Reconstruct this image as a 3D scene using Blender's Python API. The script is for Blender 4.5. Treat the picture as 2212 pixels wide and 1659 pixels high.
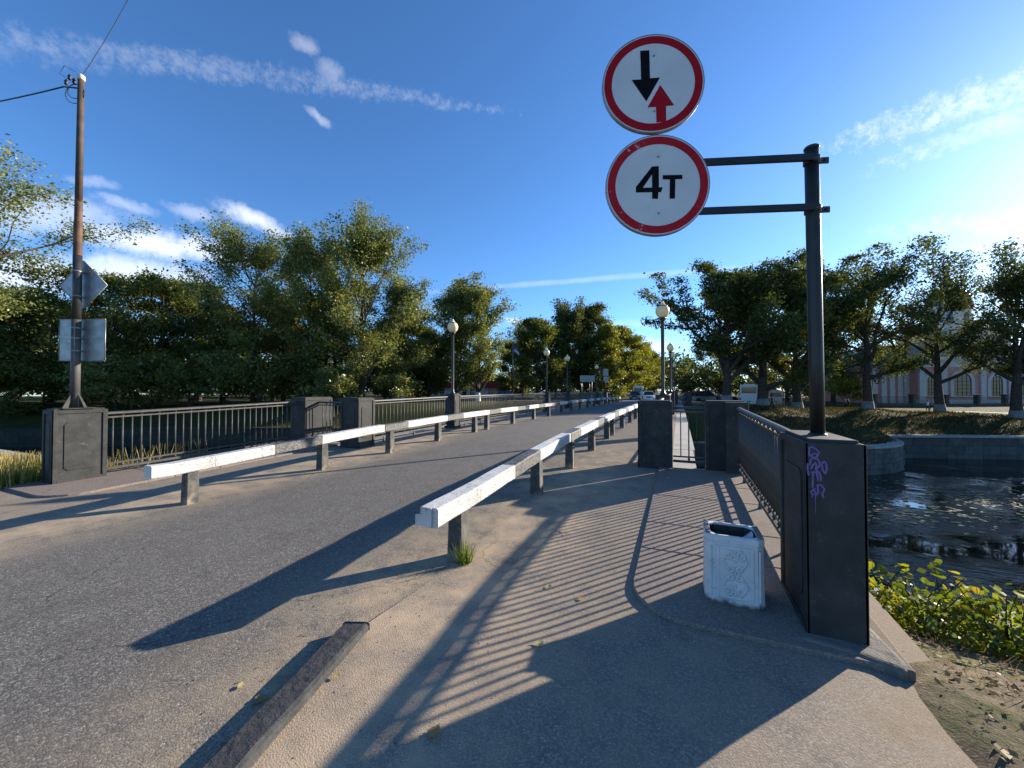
import bpy, bmesh, math, random
import numpy as np
from mathutils import Vector, Matrix

for o in list(bpy.data.objects):
    bpy.data.objects.remove(o, do_unlink=True)
scene = bpy.context.scene
COL = scene.collection
R_ = math.radians

# ------------------------------------------------------------------ camera
CAMH = 1.6
YAW = R_(23.5)
cam_d = bpy.data.cameras.new('camera')
cam = bpy.data.objects.new('camera', cam_d)
COL.objects.link(cam)
cam.location = (0, 0, CAMH)
cam.rotation_euler = (R_(90.93), 0, YAW)
cam_d.sensor_width = 36
cam_d.lens = 36 * 831 / 2212
cam_d.clip_start = 0.05
cam_d.clip_end = 3000
scene.camera = cam
CAMROT = cam.rotation_euler.to_matrix()


def ray(px, py):
    """direction of a photograph pixel (2212 wide)"""
    return (CAMROT @ Vector(((px - 1106) / 831, -(py - 829.5) / 831, -1))).normalized()


def at(px, Z, z=0.0):
    """world point seen in pixel column px at depth Z"""
    X = (px - 1106) / 831 * Z
    s, c = math.sin(YAW), math.cos(YAW)
    return Vector((c * X - s * Z, s * X + c * Z, z))


def zat(py, Z):
    return CAMH - (py - 843) / 831 * Z


# ------------------------------------------------------------------ sun, sky
SUN_AZ = R_(38.4)      # to the right of the road direction (+y)
SUN_EL = R_(18.0)
sun_d = bpy.data.lights.new('sun', 'SUN')
sun_d.energy = 5.0
sun_d.angle = R_(0.55)
sun_d.color = (1.0, 0.90, 0.76)
sun = bpy.data.objects.new('sun', sun_d)
COL.objects.link(sun)
sdir = Vector((math.sin(SUN_AZ) * math.cos(SUN_EL), math.cos(SUN_AZ) * math.cos(SUN_EL), math.sin(SUN_EL)))
sun.rotation_euler = (-sdir).to_track_quat('-Z', 'Y').to_euler()
sun.location = sdir * 60

scene.view_settings.view_transform = 'Standard'
scene.view_settings.look = 'None'
scene.view_settings.gamma = 1
scene.view_settings.exposure = 1.18
scene.view_settings.use_curve_mapping = False

world = bpy.data.worlds.new('World')
scene.world = world
world.use_nodes = True


class NT:
    """small helper for building node trees"""
    def __init__(self, tree):
        self.t = tree
        tree.nodes.clear()

    def n(self, kind, **kw):
        nd = self.t.nodes.new(kind)
        for k, v in kw.items():
            if k.startswith('i_'):
                key = k[2:]
                key = int(key) if key.isdigit() else key.replace('_', ' ')
                if hasattr(v, 'is_output') or isinstance(v, bpy.types.NodeSocket):
                    self.t.links.new(v, nd.inputs[key])
                else:
                    nd.inputs[key].default_value = v
            else:
                setattr(nd, k, v)
        return nd

    def math(self, op, a, b=None, c=None, clamp=False):
        nd = self.t.nodes.new('ShaderNodeMath')
        nd.operation = op
        nd.use_clamp = clamp
        for i, v in enumerate((a, b, c)):
            if v is None:
                continue
            if isinstance(v, bpy.types.NodeSocket):
                self.t.links.new(v, nd.inputs[i])
            else:
                nd.inputs[i].default_value = v
        return nd.outputs[0]

    def vmath(self, op, a, b=None):
        nd = self.t.nodes.new('ShaderNodeVectorMath')
        nd.operation = op
        for i, v in enumerate((a, b)):
            if v is None:
                continue
            if isinstance(v, bpy.types.NodeSocket):
                self.t.links.new(v, nd.inputs[i])
            else:
                nd.inputs[i].default_value = v
        return nd.outputs['Value'] if op in ('DOT_PRODUCT', 'LENGTH') else nd.outputs[0]

    def mix(self, f, a, b, blend='MIX'):
        nd = self.t.nodes.new('ShaderNodeMix')
        nd.data_type = 'RGBA'
        nd.blend_type = blend
        for s, v in ((nd.inputs['Factor'], f), (nd.inputs[6], a), (nd.inputs[7], b)):
            if isinstance(v, bpy.types.NodeSocket):
                self.t.links.new(v, s)
            else:
                if isinstance(v, (tuple, list)) and len(v) == 3:
                    v = (*v, 1)
                s.default_value = v
        return nd.outputs[2]

    def ss(self, x, lo, hi):
        nd = self.t.nodes.new('ShaderNodeMapRange')
        nd.interpolation_type = 'SMOOTHSTEP'
        for s, v in zip(nd.inputs[:3], (x, lo, hi)):
            if isinstance(v, bpy.types.NodeSocket):
                self.t.links.new(v, s)
            else:
                s.default_value = v
        return nd.outputs[0]

    def noise(self, vec, scale, detail=4, rough=0.55, out=0, dist=0.0):
        nd = self.n('ShaderNodeTexNoise')
        if vec is not None:
            self.t.links.new(vec, nd.inputs['Vector'])
        nd.inputs['Scale'].default_value = scale
        nd.inputs['Detail'].default_value = detail
        nd.inputs['Roughness'].default_value = rough
        nd.inputs['Distortion'].default_value = dist
        return nd.outputs[out]

    def ramp(self, f, stops):
        nd = self.n('ShaderNodeValToRGB')
        self.t.links.new(f, nd.inputs[0])
        el = nd.color_ramp.elements
        while len(el) < len(stops):
            el.new(0.5)
        for e, (p, c) in zip(el, stops):
            e.position = p
            e.color = (*c, 1) if len(c) == 3 else c
        return nd.outputs[0]


def build_world():
    w = NT(world.node_tree)
    sky = w.n('ShaderNodeTexSky')
    sky.sky_type = 'NISHITA'
    sky.sun_disc = False
    sky.sun_elevation = SUN_EL
    sky.sun_rotation = SUN_AZ
    sky.altitude = 10
    sky.air_density = 0.85
    sky.dust_density = 0.22
    sky.ozone_density = 5.0
    col = sky.outputs[0]
    tc = w.n('ShaderNodeTexCoord')
    d = w.vmath('NORMALIZE', tc.outputs['Generated'])
    hs = w.n('ShaderNodeHueSaturation', i_Saturation=1.06, i_Value=1.0)
    w.t.links.new(col, hs.inputs['Color'])
    col = w.mix(1.0, hs.outputs[0], (0.93, 1.0, 1.05), 'MULTIPLY')
    nz = w.noise(d, 11.0, 7, 0.62, out=1)
    nz = w.vmath('SUBTRACT', nz, (0.5, 0.5, 0.5))
    fine = w.noise(d, 24.0, 9, 0.70)
    # clouds: centre pixel, half length, half height, tilt (deg, + = right end up), opacity, softness
    clouds = [
        (350, 525, 120, 34, -8, .95), (440, 548, 80, 24, -14, .8), (250, 590, 150, 36, -4, .8), (560, 478, 62, 20, -26, .85),
        (415, 458, 46, 14, -18, .4), (90, 470, 150, 45, -6, .5), (60, 590, 150, 45, 0, .8), (275, 444, 50, 9, -14, .35), (205, 402, 34, 12, -8, .3),
        (656, 98, 26, 15, -35, .3), (715, 160, 30, 18, -25, .26), (684, 248, 26, 10, -35, .36),
        (1112, 692, 20, 6, -12, .7), (1420, 752, 36, 15, 0, .7),
        (2150, 205, 230, 36, 22, .34), (2185, 255, 195, 24, 30, .26), (2185, 535, 60, 8, 4, .7), (2230, 470, 200, 24, 8, .3),
        (430, 143, 440, 22, -7.6, .11), (110, 105, 200, 30, -7, .06), (760, 190, 260, 14, -7.5, .12),
        (1260, 605, 380, 6, 4.4, .22), (1450, 588, 260, 5, 4.4, .18), (1330, 700, 330, 9, 1, .16),
    ]
    total = None
    fadd2 = w.math('MULTIPLY', w.math('SUBTRACT', w.noise(d, 60.0, 8, 0.72), 0.5), 8.0)
    fadd = w.math('MULTIPLY', w.math('SUBTRACT', fine, 0.5), 3.6)
    dds = []
    for amp in (0.06, 0.014, 0.006):
        wob = w.n('ShaderNodeVectorMath', operation='SCALE')
        w.t.links.new(nz, wob.inputs[0])
        wob.inputs['Scale'].default_value = amp
        dds.append(w.vmath('ADD', d, wob.outputs[0]))
    for (px, py, hl, hh, tilt, op) in clouds:
        c = ray(px, py)
        right = (CAMROT @ Vector((1, 0, 0)))
        right = (right - c * right.dot(c)).normalized()
        up = right.cross(c).normalized()
        if up.z < 0:
            up = -up
        a = R_(tilt)
        e1 = (right * math.cos(a) + up * math.sin(a))
        e2 = (-right * math.sin(a) + up * math.cos(a))
        k = math.sqrt(1 + ((px - 1106) / 831) ** 2 + ((py - 830) / 831) ** 2) * 831
        e3 = e1.cross(e2)
        rot = Matrix((e1, e2, e3)).transposed().to_euler()
        mp = w.n('ShaderNodeMapping', vector_type='TEXTURE')
        mp.inputs['Location'].default_value = c
        mp.inputs['Rotation'].default_value = rot
        mp.inputs['Scale'].default_value = (hl / k, hh / k, 0.25)
        w.t.links.new(dds[2 if abs(tilt) < 5 and hh < 10 else (1 if hl > 190 else 0)], mp.inputs['Vector'])
        r2 = w.math('ADD', w.vmath('DOT_PRODUCT', mp.outputs[0], mp.outputs[0]), fadd2 if hl > 190 and hh > 10 else fadd)
        m = w.math('MULTIPLY', w.ss(r2, 1.8, -1.1), op)
        total = m if total is None else w.math('MAXIMUM', total, m)
    # cloud shading: brighter where thick
    ccol = w.mix(w.ss(fine, 0.3, 0.7), (5.2, 5.4, 5.8), (7.6, 7.4, 7.1))
    col = w.mix(total, col, ccol)
    bg = w.n('ShaderNodeBackground', i_Strength=0.108)
    w.t.links.new(col, bg.inputs[0])
    out = w.n('ShaderNodeOutputWorld')
    w.t.links.new(bg.outputs[0], out.inputs[0])


build_world()
world.cycles.sampling_method = 'MANUAL'
world.cycles.sample_map_resolution = 512

# ------------------------------------------------------------------ mesh helpers


def tag(o, label=None, cat=None, group=None, kind=None):
    if label:
        o['label'] = label
    if cat:
        o['category'] = cat
    if group:
        o['group'] = group
    if kind:
        o['kind'] = kind
    return o


def empty(name, loc=(0, 0, 0), rz=0.0, label=None, cat=None, group=None, kind=None):
    o = bpy.data.objects.new(name, None)
    o.empty_display_size = 0.2
    o.location = loc
    o.rotation_euler = (0, 0, rz)
    COL.objects.link(o)
    return tag(o, label, cat, group, kind)


def link(name, me, parent=None, loc=None, rot=None, scale=None):
    o = bpy.data.objects.new(name, me)
    COL.objects.link(o)
    if parent is not None:
        o.parent = parent
    if loc is not None:
        o.location = loc
    if rot is not None:
        o.rotation_euler = rot
    if scale is not None:
        o.scale = scale
    return o


def copy_tree(o, parent=None):
    c = o.copy()
    COL.objects.link(c)
    c.parent = parent
    for ch in list(o.children):
        copy_tree(ch, c)
    return c


class MB:
    def __init__(self):
        self.v = []
        self.f = []
        self.m = []
        self.s = []

    def add(self, vs, fs, mi=0, smooth=False):
        b = len(self.v)
        self.v.extend([tuple(p) for p in vs])
        for f in fs:
            self.f.append([i + b for i in f])
            self.m.append(mi)
            self.s.append(smooth)
        return self

    def box(self, c, s, mi=0, rz=0.0, taper=1.0):
        cx, cy, cz = c
        hx, hy, hz = s[0] / 2, s[1] / 2, s[2] / 2
        vs = []
        for dz, t in ((-hz, 1.0), (hz, taper)):
            for dx, dy in ((-hx, -hy), (hx, -hy), (hx, hy), (-hx, hy)):
                x, y = dx * t, dy * t
                if rz:
                    x, y = x * math.cos(rz) - y * math.sin(rz), x * math.sin(rz) + y * math.cos(rz)
                vs.append((cx + x, cy + y, cz + dz))
        return self.add(vs, [(0, 3, 2, 1), (4, 5, 6, 7), (0, 1, 5, 4), (1, 2, 6, 5), (2, 3, 7, 6), (3, 0, 4, 7)], mi)

    def b2(self, x0, x1, y0, y1, z0, z1, mi=0):
        return self.box(((x0 + x1) / 2, (y0 + y1) / 2, (z0 + z1) / 2), (abs(x1 - x0), abs(y1 - y0), abs(z1 - z0)), mi)

    def tube(self, pts, rad, n=8, mi=0, caps=True, smooth=True, flat=1.0):
        pts = [Vector(p) for p in pts]
        if not hasattr(rad, '__len__'):
            rad = [rad] * len(pts)
        vs = []
        prev = None
        for i, p in enumerate(pts):
            t = (pts[min(i + 1, len(pts) - 1)] - pts[max(i - 1, 0)])
            if t.length < 1e-9:
                t = Vector((0, 0, 1))
            t.normalize()
            if prev is None:
                a = Vector((0, 0, 1)) if abs(t.z) < 0.9 else Vector((1, 0, 0))
                u = t.cross(a).normalized()
            else:
                u = (prev - t * prev.dot(t))
                u = u.normalized() if u.length > 1e-6 else t.orthogonal().normalized()
            prev = u
            w = t.cross(u)
            for k in range(n):
                a = 2 * math.pi * k / n
                vs.append(p + (u * math.cos(a) + w * math.sin(a) * flat) * rad[i])
        fs = []
        for i in range(len(pts) - 1):
            for k in range(n):
                k2 = (k + 1) % n
                fs.append((i * n + k, i * n + k2, (i + 1) * n + k2, (i + 1) * n + k))
        b = len(self.v)
        self.add(vs, fs, mi, smooth)
        if caps:
            self.f.append([b + k for k in reversed(range(n))]); self.m.append(mi); self.s.append(False)
            e = b + (len(pts) - 1) * n
            self.f.append([e + k for k in range(n)]); self.m.append(mi); self.s.append(False)
        return self

    def lathe(self, prof, c=(0, 0, 0), n=16, mi=0, smooth=True):
        vs, fs = [], []
        for r, z in prof:
            for k in range(n):
                a = 2 * math.pi * k / n
                vs.append((c[0] + r * math.cos(a), c[1] + r * math.sin(a), c[2] + z))
        for i in range(len(prof) - 1):
            for k in range(n):
                k2 = (k + 1) % n
                fs.append((i * n + k, i * n + k2, (i + 1) * n + k2, (i + 1) * n + k))
        fs.append(tuple(reversed(range(n))))
        fs.append(tuple(range((len(prof) - 1) * n, len(prof) * n)))
        return self.add(vs, fs, mi, smooth)

    def ball(self, c, r, n=8, mi=0, sz=1.0):
        m = max(4, n // 2 + 1)
        prof = [(max(1e-4, r * math.sin(math.pi * i / m)), -r * sz * math.cos(math.pi * i / m)) for i in range(m + 1)]
        return self.lathe(prof, c, n, mi)

    def prism(self, poly, z0, z1, mi=0):
        """polygon in xy extruded in z (any simple polygon, counter-clockwise)"""
        n = len(poly)
        vs = [(x, y, z0) for x, y in poly] + [(x, y, z1) for x, y in poly]
        fs = [tuple(reversed(range(n))), tuple(range(n, 2 * n))]
        fs += [(i, (i + 1) % n, n + (i + 1) % n, n + i) for i in range(n)]
        return self.add(vs, fs, mi)

    def plate(self, poly, o, ex, ey, th, mi=0):
        """polygon in a plane (origin o, axes ex, ey) with thickness th along ex x ey"""
        o, ex, ey = Vector(o), Vector(ex), Vector(ey)
        nrm = ex.cross(ey).normalized()
        n = len(poly)
        vs = [o + ex * a + ey * b for a, b in poly] + [o + ex * a + ey * b + nrm * th for a, b in poly]
        fs = [tuple(reversed(range(n))), tuple(range(n, 2 * n))]
        fs += [(i, (i + 1) % n, n + (i + 1) % n, n + i) for i in range(n)]
        return self.add(vs, fs, mi)

    def mesh(self, name, mats):
        me = bpy.data.meshes.new(name)
        me.from_pydata(self.v, [], self.f)
        if not isinstance(mats, (list, tuple)):
            mats = [mats]
        for m in mats:
            me.materials.append(m)
        me.polygons.foreach_set('material_index', self.m)
        me.polygons.foreach_set('use_smooth', self.s)
        me.update()
        return me

    def build(self, name, mats, parent=None, bevel=0.0, seg=2, loc=None, rot=None):
        o = link(name, self.mesh(name, mats), parent, loc, rot)
        if bevel:
            md = o.modifiers.new('bevel', 'BEVEL')
            md.width = bevel
            md.segments = seg
            md.limit_method = 'ANGLE'
            md.angle_limit = R_(40)
        return o


# ------------------------------------------------------------------ materials
MATS = {}


def newmat(name):
    m = bpy.data.materials.new(name)
    m.use_nodes = True
    t = NT(m.node_tree)
    b = t.n('ShaderNodeBsdfPrincipled')
    o = t.n('ShaderNodeOutputMaterial')
    t.t.links.new(b.outputs[0], o.inputs[0])
    MATS[name] = m
    return m, t, b


def setin(t, b, key, v):
    if isinstance(v, bpy.types.NodeSocket):
        t.t.links.new(v, b.inputs[key])
    else:
        if key == 'Base Color' and len(v) == 3:
            v = (*v, 1)
        b.inputs[key].default_value = v


def bump(t, b, h, strength=0.3, dist=0.02):
    nd = t.n('ShaderNodeBump')
    nd.inputs['Strength'].default_value = strength
    nd.inputs['Distance'].default_value = dist
    t.t.links.new(h, nd.inputs['Height'])
    t.t.links.new(nd.outputs[0], b.inputs['Normal'])


def simple(name, c1, c2=None, scale=8, rough=0.6, metal=0.0, bstr=0.15, bscale=60, bd=0.005, spec=0.4, wear=None, wscale=20, wlo=0.62, whi=0.7):
    m, t, b = newmat(name)
    tc = t.n('ShaderNodeTexCoord').outputs['Object']
    n1 = t.noise(tc, scale, 5)
    col = t.mix(t.ss(n1, 0.3, 0.7), c1, c2 or c1)
    if wear:
        n2 = t.noise(tc, wscale, 6, 0.7)
        col = t.mix(t.ss(n2, wlo, whi), col, wear)
    setin(t, b, 'Base Color', col)
    setin(t, b, 'Roughness', rough)
    setin(t, b, 'Metallic', metal)
    b.inputs['Specular IOR Level'].default_value = spec
    if bstr:
        bump(t, b, t.noise(tc, bscale, 4, 0.6), bstr, bd)
    return m


def world_pos(t):
    return t.n('ShaderNodeNewGeometry').outputs['Position']


def asphalt(name, dark, light, sand, sand_amt, stone=0.5):
    m, t, b = newmat(name)
    p = world_pos(t)
    sep = t.n('ShaderNodeSeparateXYZ')
    t.t.links.new(p, sep.inputs[0])
    x, y = sep.outputs[0], sep.outputs[1]
    big = t.noise(p, 0.5, 5, 0.6)
    med = t.noise(p, 3.0, 5, 0.6)
    vor = t.n('ShaderNodeTexVoronoi', i_Scale=115.0)
    t.t.links.new(p, vor.inputs['Vector'])
    speck = t.n('ShaderNodeSeparateColor')
    t.t.links.new(vor.outputs['Color'], speck.inputs[0])
    fine = t.noise(p, 160, 3, 0.7)
    g = t.math('ADD', t.math('MULTIPLY', speck.outputs[0], 0.6), t.math('MULTIPLY', fine, 0.4))
    col = t.mix(t.ss(g, 0.35, 0.95), dark, light)
    col = t.mix(t.math('MULTIPLY', t.ss(speck.outputs[1], 0.93, 1.0), stone), col, (0.42, 0.38, 0.34))
    col = t.mix(t.math('MULTIPLY', t.ss(med, 0.4, 0.75), 0.35), col, tuple(c * 0.72 for c in dark))
    # wind-blown sand along the two beam lines
    xk = t.math('ADD', t.math('MULTIPLY', t.math('MAXIMUM', t.math('SUBTRACT', 1.93, y), 0.0), .255), -1.9)
    dr = t.math('MULTIPLY', t.math('ABSOLUTE', t.math('SUBTRACT', x, xk)), .8)
    dl = t.math('ABSOLUTE', t.math('SUBTRACT', x, -6.62))
    dmin = t.math('MINIMUM', dr, dl)
    near = t.ss(t.math('ADD', dmin, t.math('MULTIPLY', t.math('SUBTRACT', big, 0.5), 1.3)), 1.15, 0.05)
    near = t.math('MULTIPLY', near, t.ss(y, 14.0, 7.0))
    pat = t.ss(t.math('ADD', t.math('MULTIPLY', med, 0.5), t.math('MULTIPLY', fine, 0.5)), 0.36, 0.62)
    f = t.math('MULTIPLY', t.math('ADD', t.math('MULTIPLY', near, 0.85), sand_amt, clamp=True), pat, clamp=True)
    col = t.mix(f, col, sand)
    dirt = t.ss(t.math('ADD', x, t.math('MULTIPLY', t.math('SUBTRACT', med, .5), 1.6)), 0.75, 1.25)
    col = t.mix(t.math('MULTIPLY', dirt, .85), col, t.mix(t.ss(fine, .35, .7), (0.13, 0.095, 0.06), (0.27, 0.205, 0.135)))
    # repaired patches and cracks
    wv = t.vmath('ADD', p, t.n('ShaderNodeVectorMath', operation='SCALE', i_0=t.noise(p, 1.6, 5, 0.7, out=1), i_Scale=0.55).outputs[0])
    vc = t.n('ShaderNodeTexVoronoi', feature='DISTANCE_TO_EDGE', i_Scale=0.42)
    t.t.links.new(wv, vc.inputs['Vector'])
    crk = t.math('MULTIPLY', t.ss(vc.outputs['Distance'], 0.0042, 0.001), t.ss(t.noise(p, 0.35, 3, 0.5), 0.46, 0.6))
    col = t.mix(t.math('MULTIPLY', crk, .6), col, (0.02, 0.018, 0.016))
    blot = t.math('MULTIPLY', t.ss(t.noise(p, 1.1, 6, 0.72), 0.60, 0.66), .28)
    col = t.mix(blot, col, (0.055, 0.052, 0.05))
    setin(t, b, 'Base Color', col)
    setin(t, b, 'Roughness', 0.9)
    b.inputs['Specular IOR Level'].default_value = 0.25
    h = t.math('ADD', t.math('MULTIPLY', vor.outputs['Distance'], -1.0), t.math('ADD', t.math('MULTIPLY', t.noise(p, 150, 4, 0.7), 0.8), t.math('MULTIPLY', med, 0.6)))
    bump(t, b, h, 0.34, 0.005)
    return m


M_ROAD = asphalt('road_asphalt', (0.088, 0.081, 0.071), (0.245, 0.225, 0.192), (0.43, 0.325, 0.205), 0.02, 0.8)
M_WALK = asphalt('walk_asphalt', (0.140, 0.120, 0.098), (0.295, 0.250, 0.198), (0.44, 0.33, 0.215), 0.42, 0.6)
M_PLAT = asphalt('platform_asphalt', (0.155, 0.125, 0.106), (0.295, 0.243, 0.205), (0.41, 0.31, 0.205), 0.15, 0.4)
M_FARROAD = simple('far_asphalt', (0.11, 0.11, 0.108), (0.16, 0.155, 0.15), 0.6, 0.9, bstr=0.3, bscale=40)


def dirt_mat():
    m, t, b = newmat('bank_dirt')
    p = world_pos(t)
    big = t.noise(p, 0.9, 5, 0.65)
    med = t.noise(p, 7, 6, 0.65)
    fine = t.noise(p, 60, 5, 0.7)
    col = t.mix(t.ss(med, 0.35, 0.7), (0.10, 0.072, 0.045), (0.26, 0.195, 0.12))
    col = t.mix(t.ss(fine, 0.5, 0.75), col, (0.30, 0.24, 0.15))
    col = t.mix(t.math('MULTIPLY', t.ss(big, 0.5, 0.62), 0.65), col, (0.085, 0.10, 0.03))
    setin(t, b, 'Base Color', col)
    setin(t, b, 'Roughness', 0.95)
    b.inputs['Specular IOR Level'].default_value = 0.15
    bump(t, b, t.math('ADD', t.math('MULTIPLY', med, 1.0), t.math('MULTIPLY', fine, 0.5)), 0.7, 0.05)
    return m


def grass_ground_mat(name, g1, g2, dry):
    m, t, b = newmat(name)
    p = world_pos(t)
    big = t.noise(p, 0.22, 5, 0.6)
    med = t.noise(p, 2.5, 6, 0.7)
    fine = t.noise(p, 22, 5, 0.7)
    col = t.mix(t.ss(fine, 0.3, 0.7), g1, g2)
    col = t.mix(t.math('MULTIPLY', t.ss(t.math('ADD', t.math('MULTIPLY', big, 0.5), t.math('MULTIPLY', med, 0.5)), 0.42, 0.6), 0.8), col, dry)
    setin(t, b, 'Base Color', col)
    setin(t, b, 'Roughness', 0.95)
    b.inputs['Specular IOR Level'].default_value = 0.1
    bump(t, b, t.math('ADD', med, t.math('MULTIPLY', fine, 0.6)), 0.8, 0.12)
    return m


M_DIRT = dirt_mat()
M_GRASS = grass_ground_mat('bank_grass', (0.032, 0.044, 0.011), (0.062, 0.072, 0.018), (0.074, 0.052, 0.024))
M_BLACKP = simple('black_paint', (0.030, 0.031, 0.031), (0.050, 0.050, 0.047), 5, 0.65, bstr=0.28, bscale=28, bd=0.01, spec=0.18,
                  wear=(0.095, 0.088, 0.075), wscale=13, wlo=0.57, whi=0.72)
M_RAILP = simple('rail_paint', (0.042, 0.041, 0.038), (0.072, 0.069, 0.062), 20, 0.5, bstr=0.1, bscale=90, spec=0.4)
M_IRON = simple('dark_iron', (0.018, 0.019, 0.020), (0.035, 0.035, 0.036), 12, 0.42, bstr=0.12, bscale=80, spec=0.5)


def beam_mats():
    m, t, b = newmat('beam_white_paint')
    tc = t.n('ShaderNodeTexCoord').outputs['Object']
    n = t.noise(tc, 26, 8, 0.75, dist=1.2)
    n2 = t.noise(tc, 5, 4, 0.6)
    col = t.mix(t.ss(n2, 0.3, 0.7), (0.54, 0.53, 0.50), (0.66, 0.65, 0.615))
    crack = t.math('MULTIPLY', t.ss(n, 0.53, 0.60), t.ss(t.noise(tc, 3.1, 4, 0.6), 0.40, 0.60))
    col = t.mix(t.math('MULTIPLY', crack, .9), col, (0.13, 0.12, 0.10))
    grime = t.noise(tc, 1.7, 6, 0.7)
    col = t.mix(t.math('MULTIPLY', t.ss(grime, .48, .75), .55), col, (0.34, 0.30, 0.24))
    setin(t, b, 'Base Color', col)
    setin(t, b, 'Roughness', 0.62)
    bump(t, b, n, 0.8, 0.03)
    m, t, b = newmat('beam_black_paint')
    tc = t.n('ShaderNodeTexCoord').outputs['Object']
    n = t.noise(tc, 30, 7, 0.7, dist=0.9)
    col = t.mix(t.ss(n, 0.46, 0.62), (0.045, 0.045, 0.042), (0.20, 0.19, 0.17))
    setin(t, b, 'Base Color', col)
    setin(t, b, 'Roughness', 0.55)
    bump(t, b, n, 0.7, 0.014)
    m, t, b = newmat('post_paint')
    tc = t.n('ShaderNodeTexCoord').outputs['Object']
    n = t.noise(tc, 9, 6, 0.65)
    col = t.mix(t.ss(n, 0.42, 0.66), (0.040, 0.041, 0.039), (0.12, 0.11, 0.088))
    n3 = t.noise(tc, 5, 5, 0.7)
    sep = t.n('ShaderNodeSeparateXYZ')
    t.t.links.new(tc, sep.inputs[0])
    low = t.ss(sep.outputs[2], 0.28, 0.05)
    col = t.mix(t.math('MULTIPLY', t.math('MULTIPLY', t.ss(n3, 0.4, 0.65), low), 0.8), col, (0.30, 0.24, 0.16))
    setin(t, b, 'Base Color', col)
    setin(t, b, 'Roughness', 0.75)
    bump(t, b, n, 0.4, 0.01)


beam_mats()


def stone(name, c1, c2, streak=(0.03, 0.03, 0.028), scale=1.5):
    m, t, b = newmat(name)
    p = world_pos(t)
    oi = t.n('ShaderNodeObjectInfo').outputs['Random']
    n = t.noise(p, scale, 6, 0.65)
    fine = t.noise(p, 25, 5, 0.7)
    col = t.mix(t.ss(n, 0.3, 0.72), c1, c2)
    col = t.mix(t.math('MULTIPLY', oi, 0.45), col, tuple(c * 0.45 for c in c1))
    mp = t.n('ShaderNodeMapping')
    mp.inputs['Scale'].default_value = (1.6, 1.6, 0.12)
    t.t.links.new(p, mp.inputs[0])
    st = t.noise(mp.outputs[0], 3, 5, 0.65)
    col = t.mix(t.math('MULTIPLY', t.ss(st, 0.5, 0.7), 0.7), col, streak)
    setin(t, b, 'Base Color', col)
    setin(t, b, 'Roughness', 0.85)
    b.inputs['Specular IOR Level'].default_value = 0.25
    bump(t, b, t.math('ADD', n, t.math('MULTIPLY', fine, 0.5)), 0.5, 0.03)
    return m


M_QUAY = stone('quay_stone', (0.085, 0.080, 0.070), (0.150, 0.140, 0.122))
M_QUAYD = stone('shaded_mossy_quay_stone', (0.035, 0.038, 0.028), (0.065, 0.066, 0.05), (0.015, 0.018, 0.012))  # dark copy of the quay stone: shade and overgrowth put into the colour
M_COPE = stone('coping_stone', (0.30, 0.28, 0.25), (0.42, 0.39, 0.35), (0.2, 0.18, 0.15))
M_KERB = stone('kerb_granite', (0.050, 0.050, 0.049), (0.105, 0.102, 0.097), (0.06, 0.06, 0.06), 14)
M_PLINTH = stone('plinth_stone', (0.13, 0.115, 0.095), (0.22, 0.195, 0.16), (0.08, 0.07, 0.055), 6)


def water_mat():
    m, t, b = newmat('canal_water')
    p = world_pos(t)
    mp = t.n('ShaderNodeMapping')
    mp.inputs['Rotation'].default_value = (0, 0, R_(25))
    mp.inputs['Scale'].default_value = (0.55, 1.5, 1)
    t.t.links.new(p, mp.inputs[0])
    n = t.noise(mp.outputs[0], 2.4, 4, 0.55, dist=0.4)
    n2 = t.noise(p, 0.25, 3, 0.5)
    setin(t, b, 'Base Color', (0.008, 0.011, 0.009))
    setin(t, b, 'Roughness', 0.04)
    b.inputs['IOR'].default_value = 1.33
    bump(t, b, t.math('MULTIPLY', n, t.ss(n2, 0.40, 0.68)), 0.6, 0.13)
    return m


M_WATER = water_mat()


def leaf_mat(name, stops, trans=0.4, gloss=0.05, per_object=False):
    m = bpy.data.materials.new(name)
    m.use_nodes = True
    t = NT(m.node_tree)
    g = t.n('ShaderNodeNewGeometry')
    rnd = g.outputs['Random Per Island']
    pn = t.noise(g.outputs['Position'], 0.35, 3, 0.5)
    f = t.math('ADD', t.math('MULTIPLY', rnd, 0.6), t.math('MULTIPLY', t.ss(pn, 0.3, 0.7), 0.4))
    if per_object:
        f = t.n('ShaderNodeObjectInfo').outputs['Random']
    col = t.ramp(f, stops)
    d = t.n('ShaderNodeBsdfDiffuse')
    tr = t.n('ShaderNodeBsdfTranslucent')
    gl = t.n('ShaderNodeBsdfGlossy', i_Roughness=0.45)
    t.t.links.new(col, d.inputs[0])
    trc = t.mix(1.0, col, (1.25, 1.2, 0.45), 'MULTIPLY')
    t.t.links.new(trc, tr.inputs[0])
    m1 = t.n('ShaderNodeMixShader', i_0=trans)
    t.t.links.new(d.outputs[0], m1.inputs[1])
    t.t.links.new(tr.outputs[0], m1.inputs[2])
    m2 = t.n('ShaderNodeMixShader', i_0=gloss)
    t.t.links.new(m1.outputs[0], m2.inputs[1])
    t.t.links.new(gl.outputs[0], m2.inputs[2])
    o = t.n('ShaderNodeOutputMaterial')
    t.t.links.new(m2.outputs[0], o.inputs[0])
    MATS[name] = m
    return m


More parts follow.
